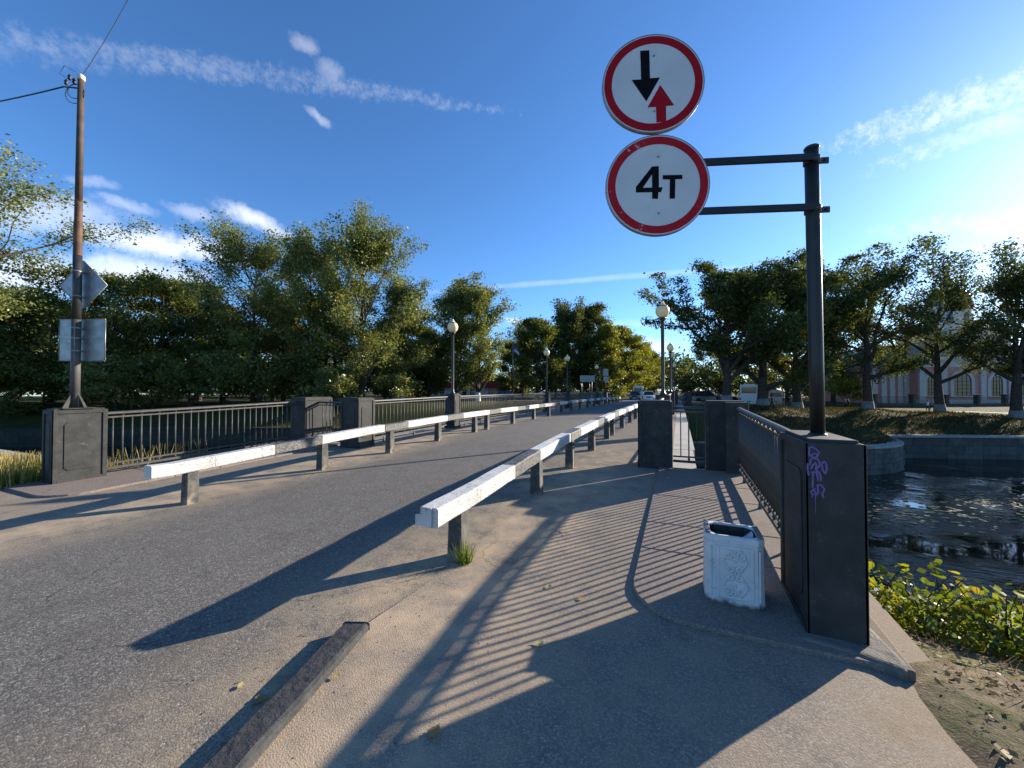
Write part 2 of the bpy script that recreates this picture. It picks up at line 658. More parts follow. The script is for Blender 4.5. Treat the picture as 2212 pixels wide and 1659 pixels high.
L_POP = leaf_mat('poplar_leaf', [(0, (0.085, 0.112, 0.032)), (0.5, (0.170, 0.195, 0.052)), (1, (0.330, 0.325, 0.100))], 0.40, 0.06)
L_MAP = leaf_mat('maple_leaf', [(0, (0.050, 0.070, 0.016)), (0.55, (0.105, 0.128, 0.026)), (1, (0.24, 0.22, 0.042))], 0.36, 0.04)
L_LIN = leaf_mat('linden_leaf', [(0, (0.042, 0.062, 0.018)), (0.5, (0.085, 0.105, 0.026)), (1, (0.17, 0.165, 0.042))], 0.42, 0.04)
L_YEL = leaf_mat('yellowing_leaf', [(0, (0.115, 0.142, 0.022)), (0.5, (0.216, 0.223, 0.035)), (1, (0.351, 0.297, 0.041))], 0.4, 0.04)
L_ORG = leaf_mat('orange_leaf', [(0, (0.16, 0.07, 0.012)), (0.6, (0.26, 0.12, 0.018)), (1, (0.34, 0.19, 0.03))], 0.4, 0.03)
L_BUSH = leaf_mat('bush_leaf', [(0, (0.070, 0.11, 0.012)), (0.5, (0.16, 0.20, 0.020)), (0.85, (0.30, 0.28, 0.025)), (1, (0.42, 0.29, 0.03))], 0.5, 0.05)
L_BUSHO = leaf_mat('bush_leaf_single', [(0, (0.060, 0.10, 0.012)), (0.5, (0.15, 0.19, 0.020)), (0.8, (0.30, 0.28, 0.025)), (1, (0.42, 0.27, 0.03))], 0.5, 0.015, True)
L_DRY = leaf_mat('dry_grass', [(0, (0.16, 0.15, 0.04)), (0.5, (0.34, 0.27, 0.10)), (1, (0.48, 0.38, 0.17))], 0.35, 0.02)
L_GRS = leaf_mat('green_grass', [(0, (0.06, 0.10, 0.012)), (0.6, (0.13, 0.18, 0.03)), (1, (0.26, 0.25, 0.06))], 0.35, 0.02)
L_FBG = leaf_mat('bank_grass_blade', [(0, (0.026, 0.032, 0.010)), (0.5, (0.048, 0.044, 0.017)), (1, (0.090, 0.062, 0.027))], 0.3, 0.02)
L_LILY = leaf_mat('lily_pad', [(0, (0.09, 0.10, 0.05)), (0.6, (0.18, 0.18, 0.09)), (1, (0.30, 0.28, 0.16))], 0.15, 0.12)
L_FALL = leaf_mat('fallen_leaf', [(0, (0.10, 0.065, 0.03)), (0.6, (0.22, 0.15, 0.07)), (1, (0.42, 0.31, 0.13))], 0.2, 0.03)
M_BARK = simple('bark', (0.045, 0.036, 0.028), (0.085, 0.068, 0.052), 4, 0.95, bstr=0.8, bscale=9, bd=0.08, spec=0.1)
M_WWASH2 = simple('shaded_whitewash', (0.16, 0.155, 0.145), (0.24, 0.23, 0.21), 3, 0.9, bstr=0.5, bscale=9, bd=0.05, wear=(0.07, 0.06, 0.05), wscale=4, wlo=.5, whi=.7)  # worn whitewash again, greyed so the tree shade sits in its colour
M_WWASH = simple('whitewash', (0.50, 0.49, 0.46), (0.62, 0.61, 0.58), 3, 0.9, bstr=0.5, bscale=9, bd=0.05, wear=(0.2, 0.18, 0.15), wscale=6)

# ------------------------------------------------------------------ ground and water
WATER_Z = -5.4
QUAY_Z = -3.1


def gz(y):
    return float(np.interp(y, [-100, 3, 5.6, 8, 10, 13, 26, 40, 45, 50, 60, 100, 300],
                           [0, 0, .07, .12, .17, .2, .24, .2, .12, .06, -.05, -.15, -.2]))


def sstep(a, b, x):
    t = min(1.0, max(0.0, (x - a) / (b - a)))
    return t * t * (3 - 2 * t)


def sheet(name, xs, ys, hfun, mat, kind='structure', smooth=True, flip=False):
    vs, fs = [], []
    nx = len(xs)
    for y in ys:
        for x in xs:
            vs.append((x, y, hfun(x, y)))
    for j in range(len(ys) - 1):
        for i in range(nx - 1):
            a = j * nx + i
            fs.append((a, a + 1, a + nx + 1, a + nx))
    o = MB().add(vs, fs, 0, smooth).build(name, mat)
    if kind:
        o['kind'] = kind
    return o


def XK(y):
    return -1.93 + .255 * max(0.0, 1.93 - y)


def sheet2(name, xl, xr, n, ys, hfun, mat):
    vs, fs = [], []
    for y in ys:
        for i in range(n + 1):
            x = xl(y) + (xr(y) - xl(y)) * i / n
            vs.append((x, y, hfun(x, y)))
    for j in range(len(ys) - 1):
        for i in range(n):
            a = j * (n + 1) + i
            fs.append((a, a + 1, a + n + 2, a + n + 1))
    o = MB().add(vs, fs, 0, True).build(name, mat)
    o['kind'] = 'structure'
    return o


def fr(a, b, n):
    return [a + (b - a) * i / n for i in range(n + 1)]


YS = fr(-8, 1.93, 16) + fr(2, 14, 24) + fr(14, 46, 16)[1:]
sheet2('road', lambda y: -6.55, XK, 8, YS, lambda x, y: gz(y) + (0.012 * (1 - ((x + 4.24) / 2.31) ** 2) if x < -1.93 else 0), M_ROAD)
sheet('road', fr(-6.55, .61, 6), fr(-30, -8, 6), lambda x, y: 0, M_ROAD)
YA = fr(-8, 1.93, 16) + fr(2, 7.9, 12)
YB = fr(7.9, 14, 10) + fr(14, 46, 16)[1:]
sheet2('sidewalk', lambda y: min(XK(y), 1.0), lambda y: 1.4, 16, YA, lambda x, y: gz(y) + .038 * sstep(2.7, 1.9, y) - .06 * sstep(1.0, 1.4, x), M_WALK)
sheet('sidewalk', fr(-1.93, -0.15, 3), YB, lambda x, y: gz(y), M_WALK)
sheet('sidewalk', fr(-10.2, -6.55, 5), YA, lambda x, y: gz(y), M_WALK)
sheet('sidewalk', fr(-8.2, -6.55, 3), YB, lambda x, y: gz(y), M_WALK)

rg = random.Random(4)


def hump(x, y):
    return 0.03 * math.sin(2.3 * x + 1.1 * y) * math.sin(1.7 * y - 0.6 * x) + 0.015 * math.sin(6.1 * x) * math.sin(5.3 * y + 1)


def bank_r(x, y):
    a = 0.015 - 0.10 * max(0, x - 1.7)
    lo = QUAY_Z + 0.02
    t = sstep(2.7, 9.4, y)
    z = a * (1 - t) + lo * t
    edge = sstep(1.0, 1.4, x)
    z -= .06 * sstep(1.3, 1.05, x)
    k = 1 - sstep(9.4, 10.6, y)
    return z + ((hump(x, y) + .012 * math.sin(17 * x + 9 * y) * math.sin(13 * y - 4 * x)) * edge * k) + .03 * sstep(2.7, 1.9, y)


def bank_l(x, y):
    a = 0.0 - 0.06 * max(0, -10.6 - x)
    t = sstep(2.9, 9.4, y)
    return a * (1 - t) + (QUAY_Z + 0.02) * t + hump(x, y) * (1 - sstep(9.4, 10.6, y)) * sstep(10.2, 10.7, -x)


XR = [1.05, 1.15] + fr(1.25, 6, 24) + fr(6, 30, 16)[1:] + [60, 120, 220]
XL = [-75, -60, -50] + fr(-40, -16, 10) + fr(-16, -10.2, 16)[1:]
YN = [-30, -15, -6] + fr(-2, 4, 24) + fr(4, 10.9, 20)[1:]
sheet('ground', XR, YN, bank_r, M_DIRT)
sheet('ground', XL, YN, bank_l, M_GRASS)
sheet('water', [-260, -60, -20, 20, 60, 260], [-80, 10, 30, 60, 130], lambda x, y: WATER_Z, M_WATER)

# far bank ---------------------------------------------------------------
QX = [-200, -130, -83, -60, -42, -30, -20, -12, -9, 0.4, 6, 10, 13.7, 16.5, 18.2, 18.9, 19.2, 20.7, 31.8, 80, 200]
QY = [-45, -10, 15, 26.5, 34, 37.5, 39, 39.2, 39, 39, 39, 39.3, 40.3, 42.5, 45, 48, 51.5, 52.6, 56.1, 71, 108]


def quay(x):
    return float(np.interp(x, QX, QY))


CP = [(5.8, 57.1, -.02), (10.1, 58.9, -.5), (15.1, 65.4, -1.0), (23.2, 66.8, -.97), (33.5, 73.4, -1.5), (38.6, 69.1, -1.98),
      (9.9, 69.7, -1.1), (3.5, 66.9, -.25), (35, 78, -1.6), (60, 100, -1.5), (30, 95, -1.4), (14, 95, -1.0), (60, 90, -1.8), (100, 110, -1.6),
      (50, 75, -2.2), (27, 64, -1.9), (20, 58, -2.4), (12, 47, -2.2), (5, 48, -.9), (3, 52, -.2), (14, 54, -1.7), (60, 200, -1.4),
      (-12, 51, -.5), (-15, 57, -.3), (-30, 60, -.35), (-60, 60, -.35), (-110, 60, -.3), (-15, 100, -.15), (-60, 110, -.1), (-15, 200, -.1), (-40, 80, -.2), (-110, 180, 0),
      (-20, 47, -1.0), (-42, 46, -.4), (-60, 40, -.4), (-83, 28, -.35), (-120, 10, -.3), (-58, 60, -.3), (-100, 60, -.2), (-160, 0, -.3)]
CPA = np.array(CP)


def hfar(x, y):
    d2 = (CPA[:, 0] - x) ** 2 + (CPA[:, 1] - y) ** 2 + 0.5
    w = d2 ** -1.7
    z = float((w * CPA[:, 2]).sum() / w.sum())
    q = quay(x)
    t = sstep(0.8, 9, y - q)
    z = QUAY_Z * (1 - t) + z * t
    # level strip for the road behind the bridge
    c = sstep(3.5, 0.5, x) * sstep(-12.5, -9.0, x)
    c *= sstep(38.5, 42, y)
    return z * (1 - c) + (gz(y) - 0.09) * c


def far_sheet():
    xs = [-200, -140, -110, -90] + fr(-75, -15, 20) + fr(-13, 3, 16) + fr(4, 24, 30) + fr(25, 60, 24) + [70, 85, 110, 150, 200]
    ts = [0.06, .4, .8, 1.6, 2.6, 4, 5.5, 7.5, 9.5, 12, 15, 19, 24, 30, 38, 50, 70, 100, 150, 230]
    vs, fs = [], []
    nx = len(xs)
    for t in ts:
        for x in xs:
            y = quay(x) + t
            vs.append((x, y, hfar(x, y)))
    for j in range(len(ts) - 1):
        for i in range(nx - 1):
            a = j * nx + i
            fs.append((a, a + 1, a + nx + 1, a + nx))
    o = MB().add(vs, fs, 0, True).build('terrain', M_GRASS)
    o['kind'] = 'structure'


far_sheet()
# ground to the horizon
sheet('ground', [-2500, -200, 200, 2500], [225, 300, 2600], lambda x, y: -1.6, M_GRASS)
sheet('road', fr(-8.4, 0.3, 4), fr(46, 60, 8) + fr(60, 240, 18)[1:], lambda x, y: gz(y) - 0.004, M_FARROAD)


def strip(name, pts, wid, mat, off=0.03, n=40):
    P = [Vector((p[0], p[1], 0)) for p in pts]
    L = [0]
    for a, b in zip(P[:-1], P[1:]):
        L.append(L[-1] + (b - a).length)
    xs = np.interp(np.linspace(0, L[-1], n), L, [p.x for p in P])
    ys = np.interp(np.linspace(0, L[-1], n), L, [p.y for p in P])
    vs, fs = [], []
    K = 5
    for i in range(n):
        j0, j1 = max(0, i - 1), min(n - 1, i + 1)
        d = Vector((xs[j1] - xs[j0], ys[j1] - ys[j0], 0)).normalized()
        s = Vector((d.y, -d.x, 0))
        for k in range(K):
            q = Vector((xs[i], ys[i], 0)) + s * wid * (k / (K - 1) - .5)
            vs.append((q.x, q.y, hfar(q.x, q.y) + off))
    for i in range(n - 1):
        for k in range(K - 1):
            a = i * K + k
            fs.append((a, a + 1, a + K + 1, a + K))
    o = MB().add(vs, fs, 0, True).build(name, mat)
    o['kind'] = 'structure'
    return o


strip('pavement', [(2, 63), (6, 70), (9, 80), (10, 96)], 12, M_FARROAD, 0.06)
M_PATH = simple('path_gravel', (0.30, 0.27, 0.23), (0.40, 0.36, 0.30), 1.2, 0.95, bstr=0.3)
strip('path', [(13, 71.5), (22, 71), (34, 76), (55, 87), (90, 104)], 2.6, M_PATH, 0.05)
strip('path', [(-20, 66), (-45, 70), (-90, 76)], 4.0, M_FARROAD, 0.05)

# quay walls: stone blocks one by one where they can be told apart ----------


def quay_wall(name, label, pts, zt, zb, courses, blen, group, mw=None, mc=None):
    mw, mc = mw or M_QUAY, mc or M_COPE
    root = empty(name, (pts[0][0], pts[0][1], zb), 0, label, 'wall', group)
    o0 = Vector((pts[0][0], pts[0][1], zb))
    rr = random.Random(11)
    P = [Vector((p[0], p[1], 0)) for p in pts]
    L = [0]
    for a, b in zip(P[:-1], P[1:]):
        L.append(L[-1] + (b - a).length)
    X = [p.x for p in P]
    Y = [p.y for p in P]

    def pt(s):
        return Vector((np.interp(s, L, X), np.interp(s, L, Y), 0))
    # backing
    mb = MB()
    n = max(2, int(L[-1] / 1.5))
    for i in range(n):
        a, b = pt(L[-1] * i / n), pt(L[-1] * (i + 1) / n)
        d = (b - a).normalized()
        s = Vector((-d.y, d.x, 0))
        a, b = a + s * 0.10, b + s * 0.10
        c, e = b + s * 0.5, a + s * 0.5
        q = [(p.x - o0.x, p.y - o0.y) for p in (a, b, c, e)]
        mb.prism(q, 0, zt - 0.22 - zb)
    mb.build('backing', mw, root)
    cz = (zt - 0.2 - zb) / courses
    base = MB().box((0, 0, 0), (blen - .03, 0.34, cz - 0.02)).mesh('stone_block', mw)
    for k in range(courses):
        s = -blen * (0.5 if k % 2 else 0.0)
        while s < L[-1]:
            a, b = pt(max(0, s)), pt(min(L[-1], s + blen))
            if (b - a).length > 0.3:
                d = (b - a).normalized()
                sd = Vector((-d.y, d.x, 0))
                c = (a + b) / 2 + sd * (0.16 + rr.uniform(-.012, .012))
                o = link('stone_block', base, root, (c.x - o0.x, c.y - o0.y, cz * (k + .5)), (0, 0, math.atan2(d.y, d.x)))
                o.scale = ((b - a).length / blen, 1, 1)
            s += blen
    # coping slabs
    s = 0
    cl = blen * 2.2
    cb = MB().box((0, 0, 0), (cl - .015, 1.0, 0.2)).mesh('coping_slab', mc)
    while s < L[-1]:
        a, b = pt(s), pt(min(L[-1], s + cl))
        if (b - a).length > .2:
            d = (b - a).normalized()
            sd = Vector((-d.y, d.x, 0))
            c = (a + b) / 2 + sd * 0.40
            o = link('coping_slab', cb, root, (c.x - o0.x, c.y - o0.y, zt - .095 - zb + rr.uniform(-.008, .008)), (0, 0, math.atan2(d.y, d.x)))
            o.scale = ((b - a).length / cl, 1, 1)
        s += cl
    return root


def dense(i0, i1):
    return [(QX[i], QY[i]) for i in range(i0, i1)]


quay_wall('quay_wall', 'curved wall of small granite blocks by the far end of the bridge', dense(9, 17), QUAY_Z + .06, WATER_Z - .4, 6, 0.95, None)
quay_wall('quay_wall', 'long straight granite embankment wall below the grass slope', [(19.3, 51.6), (20.7, 52.6), (31.8, 56.1), (80, 71)], QUAY_Z + .06, WATER_Z - .4, 3, 3.2, None)
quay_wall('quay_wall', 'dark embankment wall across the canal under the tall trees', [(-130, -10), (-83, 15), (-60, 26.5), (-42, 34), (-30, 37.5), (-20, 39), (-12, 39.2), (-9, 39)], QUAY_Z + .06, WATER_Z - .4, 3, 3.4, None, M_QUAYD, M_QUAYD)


def near_quay(name, label, x0, x1, side):
    root = empty(name, (x0, 11.9, WATER_Z - .4), 0, label, 'wall')
    z0 = WATER_Z - .4
    MB().b2(0, x1 - x0, -.5, -.06, 0, QUAY_Z - .2 - z0).build('backing', M_QUAY, root)
    w = 2.4
    n = int((x1 - x0) / w)
    cb = MB().box((0, 0, 0), (w - .02, 1.15, .22)).mesh('coping_slab', M_COPE)
    rr = random.Random(3)
    for i in range(n):
        link('coping_slab', cb, root, (w * (i + .5), -.55, QUAY_Z - .1 - z0 + rr.uniform(-.01, .01)))


near_quay('quay_wall', 'pale stone coping along the near canal edge behind the bushes', 0.6, 60, 1)
near_quay('quay_wall', 'pale stone coping along the canal edge beside the black and white barrier', -70, -9.2, -1)

# bridge ---------------------------------------------------------------------
br = empty('bridge', (-4.2, 26, WATER_Z), 0, 'low concrete road bridge crossing the dark canal', 'bridge')


def bl(x, y, z):
    return (x + 4.2, y - 26, z - WATER_Z)


def deck_piece(name, x0, x1, ys, top, bot, mat):
    mb = MB()
    vs, fs = [], []
    for y in ys:
        zt = gz(y) + top
        zb = (gz(y) + bot) if bot > -4 else WATER_Z - .5
        for x, z in ((x0, zb), (x1, zb), (x1, zt), (x0, zt)):
            vs.append(bl(x, y, z))
    n = len(ys)
    for j in range(n - 1):
        for k in range(4):
            a, b = j * 4 + k, j * 4 + (k + 1) % 4
            fs.append((a, b, b + 4, a + 4))
    fs.append((3, 2, 1, 0))
    e = (n - 1) * 4
    fs.append((e, e + 1, e + 2, e + 3))
    mb.add(vs, fs)
    return mb.build(name, mat, br)


M_CONC = simple('concrete', (0.30, 0.285, 0.26), (0.40, 0.38, 0.34), 2, 0.9, bstr=0.35, bscale=20, wear=(0.18, 0.165, 0.14), wscale=5)
deck_piece('deck', -8.75, 0.34, fr(10.5, 41, 16), -0.05, -0.75, M_CONC)
deck_piece('abutment', -10.12, 1.24, fr(3.3, 8.25, 6), -0.03, -9, M_CONC)
deck_piece('abutment', -8.7, 0.3, fr(8.26, 12.3, 5), -0.055, -9, M_CONC)
deck_piece('abutment', -8.7, 0.3, fr(38.6, 46, 6), -0.06, -9, M_CONC)
pier = MB().b2(0, 8.6, -.5, .5, 0, 5.0)
pier.build('pier', M_QUAY, br, loc=(-4.2, -5, -.3))
pier.build('pier', M_QUAY, br, loc=(-4.2, 5, -.3))

# raised strips under the wing railings, slab by slab -------------------------


def rounded(x0, x1, y0, y1, r, corners):
    pts = []
    for (cx, cy, a0, key) in ((x1 - r, y1 - r, 0, 'ne'), (x0 + r, y1 - r, 90, 'nw'), (x0 + r, y0 + r, 180, 'sw'), (x1 - r, y0 + r, 270, 'se')):
        if key in corners:
            for k in range(7):
                a = R_(a0 + 15 * k)
                pts.append((cx + r * math.cos(a), cy + r * math.sin(a)))
        else:
            pts.append({'ne': (x1, y1), 'nw': (x0, y1), 'sw': (x0, y0), 'se': (x1, y0)}[key])
    return pts


PLAT = 0.032
for (x0, x1, nm, corner, first) in ((-0.36, 1.2, 'r', ('sw',), 2.88), (-10.18, -8.42, 'l', ('se',), 2.45)):
    root = empty('platform', ((x0 + x1) / 2, 5.4, 0), 0, kind='structure')
    cuts = [first, 4.0, 4.75, 5.9, 6.7, 7.88]
    for i, (a, b) in enumerate(zip(cuts[:-1], cuts[1:])):
        poly = rounded(x0, x1, a + (.006 if i else 0), b - .006, 0.45, corner if i == 0 else ())
        mb = MB().prism([(x - (x0 + x1) / 2, y - 5.4) for x, y in poly], -0.05, PLAT)
        for k, v in enumerate(mb.v):
            mb.v[k] = (v[0], v[1], v[2] + gz(v[1] + 5.4))
        mb.build('paving_slab', M_PLAT, root, bevel=0.008, seg=2)

# kerb stones in front of the bridge -----------------------------------------
kr = empty('kerb', (-1.955, 1.93, 0), R_(14.3), 'dark granite kerb stone between road and footpath', 'kerb')
for (a, b) in ((-.75, 1.0), (-2.55, -.77), (-4.35, -2.57)):
    mb = MB()
    w = 0.088
    poly = [(-w, -.05), (w, -.05), (w + .004, .074), (w - .02, .084), (-w + .012, .070), (-w - .002, .058)]
    rr = random.Random(int(a * 100))
    vs, fs = [], []
    n = 9
    for j in range(n):
        y = a + (b - a) * j / (n - 1)
        for x, z in poly:
            vs.append((x + rr.uniform(-.006, .006) * (1 if x > 0 else .4), y - 1.0, z + rr.uniform(-.003, .003)))
    K = len(poly)
    for j in range(n - 1):
        for k in range(K):
            fs.append((j * K + k, j * K + (k + 1) % K, (j + 1) * K + (k + 1) % K, (j + 1) * K + k))
    fs.append(tuple(range(K)))
    fs.append(tuple(reversed(range((n - 1) * K, n * K))))
    mb.add(vs, [tuple(reversed(f)) for f in fs])
    mb.build('kerb_stone', M_KERB, kr, bevel=0.006)
ke = empty('kerb', (1.36, 1.0, 0), 0, 'broken stone edging where the footpath meets the dirt bank', 'kerb')
for (a, b, dz) in ((1.2, 2.62, 0), (-.4, 1.17, -.01), (-2, -.43, 0)):
    MB().b2(-.05, .05, a - 1, b - 1, -.08, -.005 + dz).build('kerb_stone', M_PLINTH, ke, bevel=0.02, seg=3)

# ------------------------------------------------------------------ pedestals


def pedestal(label, x0, x1, y0, y1, zb, h, faces, name='pedestal', group=None, cap=True, frame=.062, plaque=True):
    cx, cy = (x0 + x1) / 2, (y0 + y1) / 2
    root = empty(name, (cx, cy, zb), 0, label, 'pedestal', group)
    wx, wy = x1 - x0, y1 - y0
    e = .018
    MB().b2(-wx / 2 + e, wx / 2 - e, -wy / 2 + e, wy / 2 - e, -.12, h - .002).build('body', M_BLACKP, root, bevel=.006)
    for fc in faces:
        horiz = fc in ('-y', '+y')
        W = wx if horiz else wy
        sgn = -1 if fc[0] == '-' else 1
        if horiz:
            o, ex, D = Vector((0, sgn * wy / 2, 0)), Vector((-sgn, 0, 0)), wy
        else:
            o, ex, D = Vector((sgn * wx / 2, 0, 0)), Vector((0, sgn, 0)), wx
        ez = Vector((0, 0, 1))
        nrm = ex.cross(ez)
        inner = o - nrm * .02
        f = frame
        mb = MB()
        iw = W / 2 - (0 if True else 0)
        for (a0, a1, b0, b1) in ((-iw, -iw + f, -.1, h), (iw - f, iw, -.1, h), (-iw + f, iw - f, h - f, h), (-iw + f, iw - f, -.1, f * 1.5)):
            mb.plate([(a0, b0), (a1, b0), (a1, b1), (a0, b1)], inner, ex, ez, .02)
        mb.build('frame', M_BLACKP, root, bevel=.004)
        if plaque:
            m = f + min(.085, W * .12)
            a, b0, b1, n = W / 2 - m, f * 1.5 + .14, h - f - .15, min(.045, W * .07)
            poly = [(-a + n, b0), (a - n, b0), (a - n * .5, b0 + n * .5), (a, b0 + n), (a, b1 - n), (a - n * .5, b1 - n * .5), (a - n, b1), (-a + n, b1),
                    (-a + n * .5, b1 - n * .5), (-a, b1 - n), (-a, b0 + n), (-a + n * .5, b0 + n * .5)]
            MB().plate(poly, o - nrm * (e + .002), ex, ez, .013).build('plaque', M_BLACKP, root, bevel=.003)
    if cap:
        MB().b2(-wx / 2 + .03, wx / 2 - .03, -wy / 2 + .03, wy / 2 - .03, h - .004, h + .022).build('cap', M_BLACKP, root, bevel=.006)
    return root


PH = 1.263
near_ped = pedestal('large dark pedestal with purple graffiti carrying the two round signs', 0.74, 1.055, 3.04, 3.73, 0, PH, ('-x', '+x'), frame=.05)
MB().b2(-.1575, .1575, -.345, -.326, -.1, PH + .001).build('front_slab', M_BLACKP, near_ped, bevel=.006)
far_left_ped = pedestal('dark panelled pedestal carrying the rusty utility pole', -9.93, -9.55, 2.82, 3.5, 0, PH, ('+x', '-y'))
pedestal('black pedestal at the footpath edge left of the short railing', -0.74, -0.12, 7.8, 8.36, gz(8), PH, ('-y', '-x'))
pr = pedestal('black corner pedestal where the near canal railing ends', 0.44, 1.10, 7.98, 8.5, gz(8), PH, ('-y',))
MB().b2(-.02, .33, -.51, -.255, -.1, PH + .004).build('pilaster', M_BLACKP, pr, bevel=.008)
pedestal('dark pedestal with a lit panel at the start of the far bridge railing', -8.14, -7.52, 7.45, 8.03, gz(8), PH, ('-y', '+x'))
pl_ = pedestal('dark corner pedestal half in shadow ending the railing beside the rusty utility pole', -10.0, -9.38, 7.4, 8.3, gz(8), PH, ('+x',))

for (side, xx, cxs) in (('far', -7.83, 1), ('near', -0.45, -1)):
    for u in (12.4, 23.6, 28.6, 40.0):
        where = 'facing the water side footpath' if side == 'near' else 'across the road'
        pass

# plinth stones at the foot of the near pedestal
pb = empty('plinth', (0.95, 3.2, 0), 0, 'pale weathered plinth stone sticking out below the graffiti pedestal', 'plinth')
MB().prism([(-.26, -.24), (.0, -.28), (.20, -.35), (.24, -.27), (.20, .1), (.16, .6), (-.24, .6)], -.1, .045).build('stone', M_PLINTH, pb, bevel=.03, seg=3)

# graffiti on the near pedestal (front face, looking towards -y)
M_GRAF = simple('purple_spray', (0.13, 0.09, 0.24), (0.18, 0.125, 0.31), 30, 0.6, bstr=0)


def graffiti():
    S = [
        [(1190, 865), (1185, 790), (1187, 728), (1225, 712), (1285, 745), (1325, 785), (1318, 825), (1262, 805), (1210, 838), (1245, 870), (1295, 855), (1312, 825)],
        [(1195, 975), (1203, 905), (1245, 870), (1300, 885), (1335, 930), (1328, 985), (1290, 1020)],
        [(1205, 1030), (1235, 975), (1275, 935), (1290, 985), (1275, 1030), (1310, 1068)],
        [(1165, 950), (1158, 1010), (1165, 1075), (1175, 1130)],
        [(1395, 905), (1362, 950), (1372, 1030), (1412, 1095), (1432, 1010), (1420, 935), (1392, 905)],
        [(1205, 1082), (1270, 1070), (1340, 1072)],
        [(1238, 1080), (1232, 1180), (1228, 1300)], [(1285, 1078), (1300, 1140), (1310, 1195)], [(1325, 1078), (1345, 1140), (1350, 1195)],
        [(1262, 1300), (1225, 1335), (1198, 1365), (1238, 1392), (1285, 1395), (1305, 1350), (1300, 1250), (1345, 1245), (1392, 1300), (1380, 1345), (1360, 1362), (1372, 1400), (1385, 1432)],
        [(1255, 1330), (1270, 1380), (1262, 1460), (1268, 1520), (1262, 1650)], [(1222, 1390), (1222, 1440)],
    ]
    mb = MB()
    for i, s in enumerate(S):
        pts = []
        for (x, y) in s:
            lx = -.1575 + (x - 1120) * .000366
            lz = PH - (y - 655) * .000449
            pts.append((lx, -.347, lz))
        # smooth
        q = []
        for a, b in zip(pts[:-1], pts[1:]):
            for t in (0, .5):
                q.append(tuple(a[k] * (1 - t) + b[k] * t for k in range(3)))
        q.append(pts[-1])
        drip = i in (10, 11)
        mb2 = MB()
        mb2.tube(q, [.0065 if not drip else max(.0018, .006 * (1 - j / len(q))) for j in range(len(q))], 6)
        vs = [(v[0], -.346 + (v[1] + .347) * .15 - .0006, v[2]) for v in mb2.v]
        b0 = len(mb.v)
        mb.v.extend(vs)
        for f in mb2.f:
            mb.f.append([k + b0 for k in f]); mb.m.append(0); mb.s.append(True)
    g = mb.build('graffiti', M_GRAF, near_ped)
    g['label'] = 'purple spray painted tag on the dark front face'


graffiti()

# ------------------------------------------------------------------ railings
BAR_H = (0.24, 1.09)
_bar = MB().tube([(0, 0, BAR_H[0]), (0, 0, BAR_H[1])], .0115, 6).mesh('bar', M_RAILP)
_mb = MB().tube([(0, 0, .15), (0, 0, 1.16)], .0135, 6)
for zz in (1.135, .195):
    _mb.ball((0, 0, zz), .024, 8)
_barb = _mb.mesh('bar', M_RAILP)


def railing(label, p0, p1, zb, zb1=None, single=True, group=None, sp=.158, feet=True):
    zb1 = zb if zb1 is None else zb1
    d = Vector((p1[0] - p0[0], p1[1] - p0[1], 0))
    L = d.length
    sl = (zb1 - zb) / L
    root = empty('railing', (p0[0], p0[1], zb), math.atan2(d.y, d.x), label, 'railing', group)
    # handrail: rounded top profile
    prof = [(-.042, 0), (.042, 0), (.046, .018), (.036, .04), (.015, .052), (-.015, .052), (-.036, .04), (-.046, .018)]
    vs = [(0, a, 1.145 + b) for a, b in prof] + [(L, a, 1.145 + b + L * sl) for a, b in prof]
    n = len(prof)
    fs = [(i, (i + 1) % n, n + (i + 1) % n, n + i) for i in range(n)]
    MB().add(vs, [tuple(reversed(f)) for f in fs], 0, True).build('handrail', M_RAILP, root)

    def bar(name, z, w, h):
        vs = []
        for x in (0, L):
            for a, b in ((-w, -h), (w, -h), (w, h), (-w, h)):
                vs.append((x, a, z + b + sl * x))
        MB().add(vs, [(0, 1, 5, 4), (1, 2, 6, 5), (2, 3, 7, 6), (3, 0, 4, 7), (3, 2, 1, 0), (4, 5, 6, 7)]).build(name, M_RAILP, root)
    bar('upper_rail', 1.095, .017, .014)
    bar('lower_rail', .235, .017, .014)
    bar('bottom_rail', .145, .026, .022)
    nb = max(3, int(round(L / sp)))
    if single:
        for i in range(1, nb):
            x = L * i / nb
            link('bar', _barb if i % 2 == 0 else _bar, root, (x, 0, sl * x))
    else:
        mb = MB()
        for i in range(1, nb):
            x = L * i / nb
            mb.box((x, 0, .66 + sl * x), (.022, .022, .88))
        o = mb.build('bars', M_RAILP, root)
        o['kind'] = 'stuff'
    if feet:
        k = max(2, int(L / 1.1))
        for i in range(k):
            x = L * (i + .5) / k
            MB().lathe([(.03, -.03), (.03, .03), (.018, .06), (.016, .15)], (x, 0, sl * x), 8).build('foot', M_RAILP, root)
    return root


railing('dark railing above the water from the graffiti pedestal to the corner', (.92, 3.73), (.935, 7.74), PLAT + gz(4) - .03, PLAT + gz(7.7) - .03, sp=.118)
railing('grey railing from the utility pole pedestal along the far footpath', (-9.74, 3.5), (-9.72, 7.4), PLAT - .03, PLAT + gz(7.4) - .03, sp=.138)
railing('short black cross railing between two black pedestals with a view of the canal bank', (-.12, 8.1), (.44, 8.1), gz(8) - .03, sp=.14, feet=False)
railing('short cross railing between two half shaded pedestals across the road', (-9.38, 7.85), (-8.14, 7.74), gz(8) - .03, sp=.15)

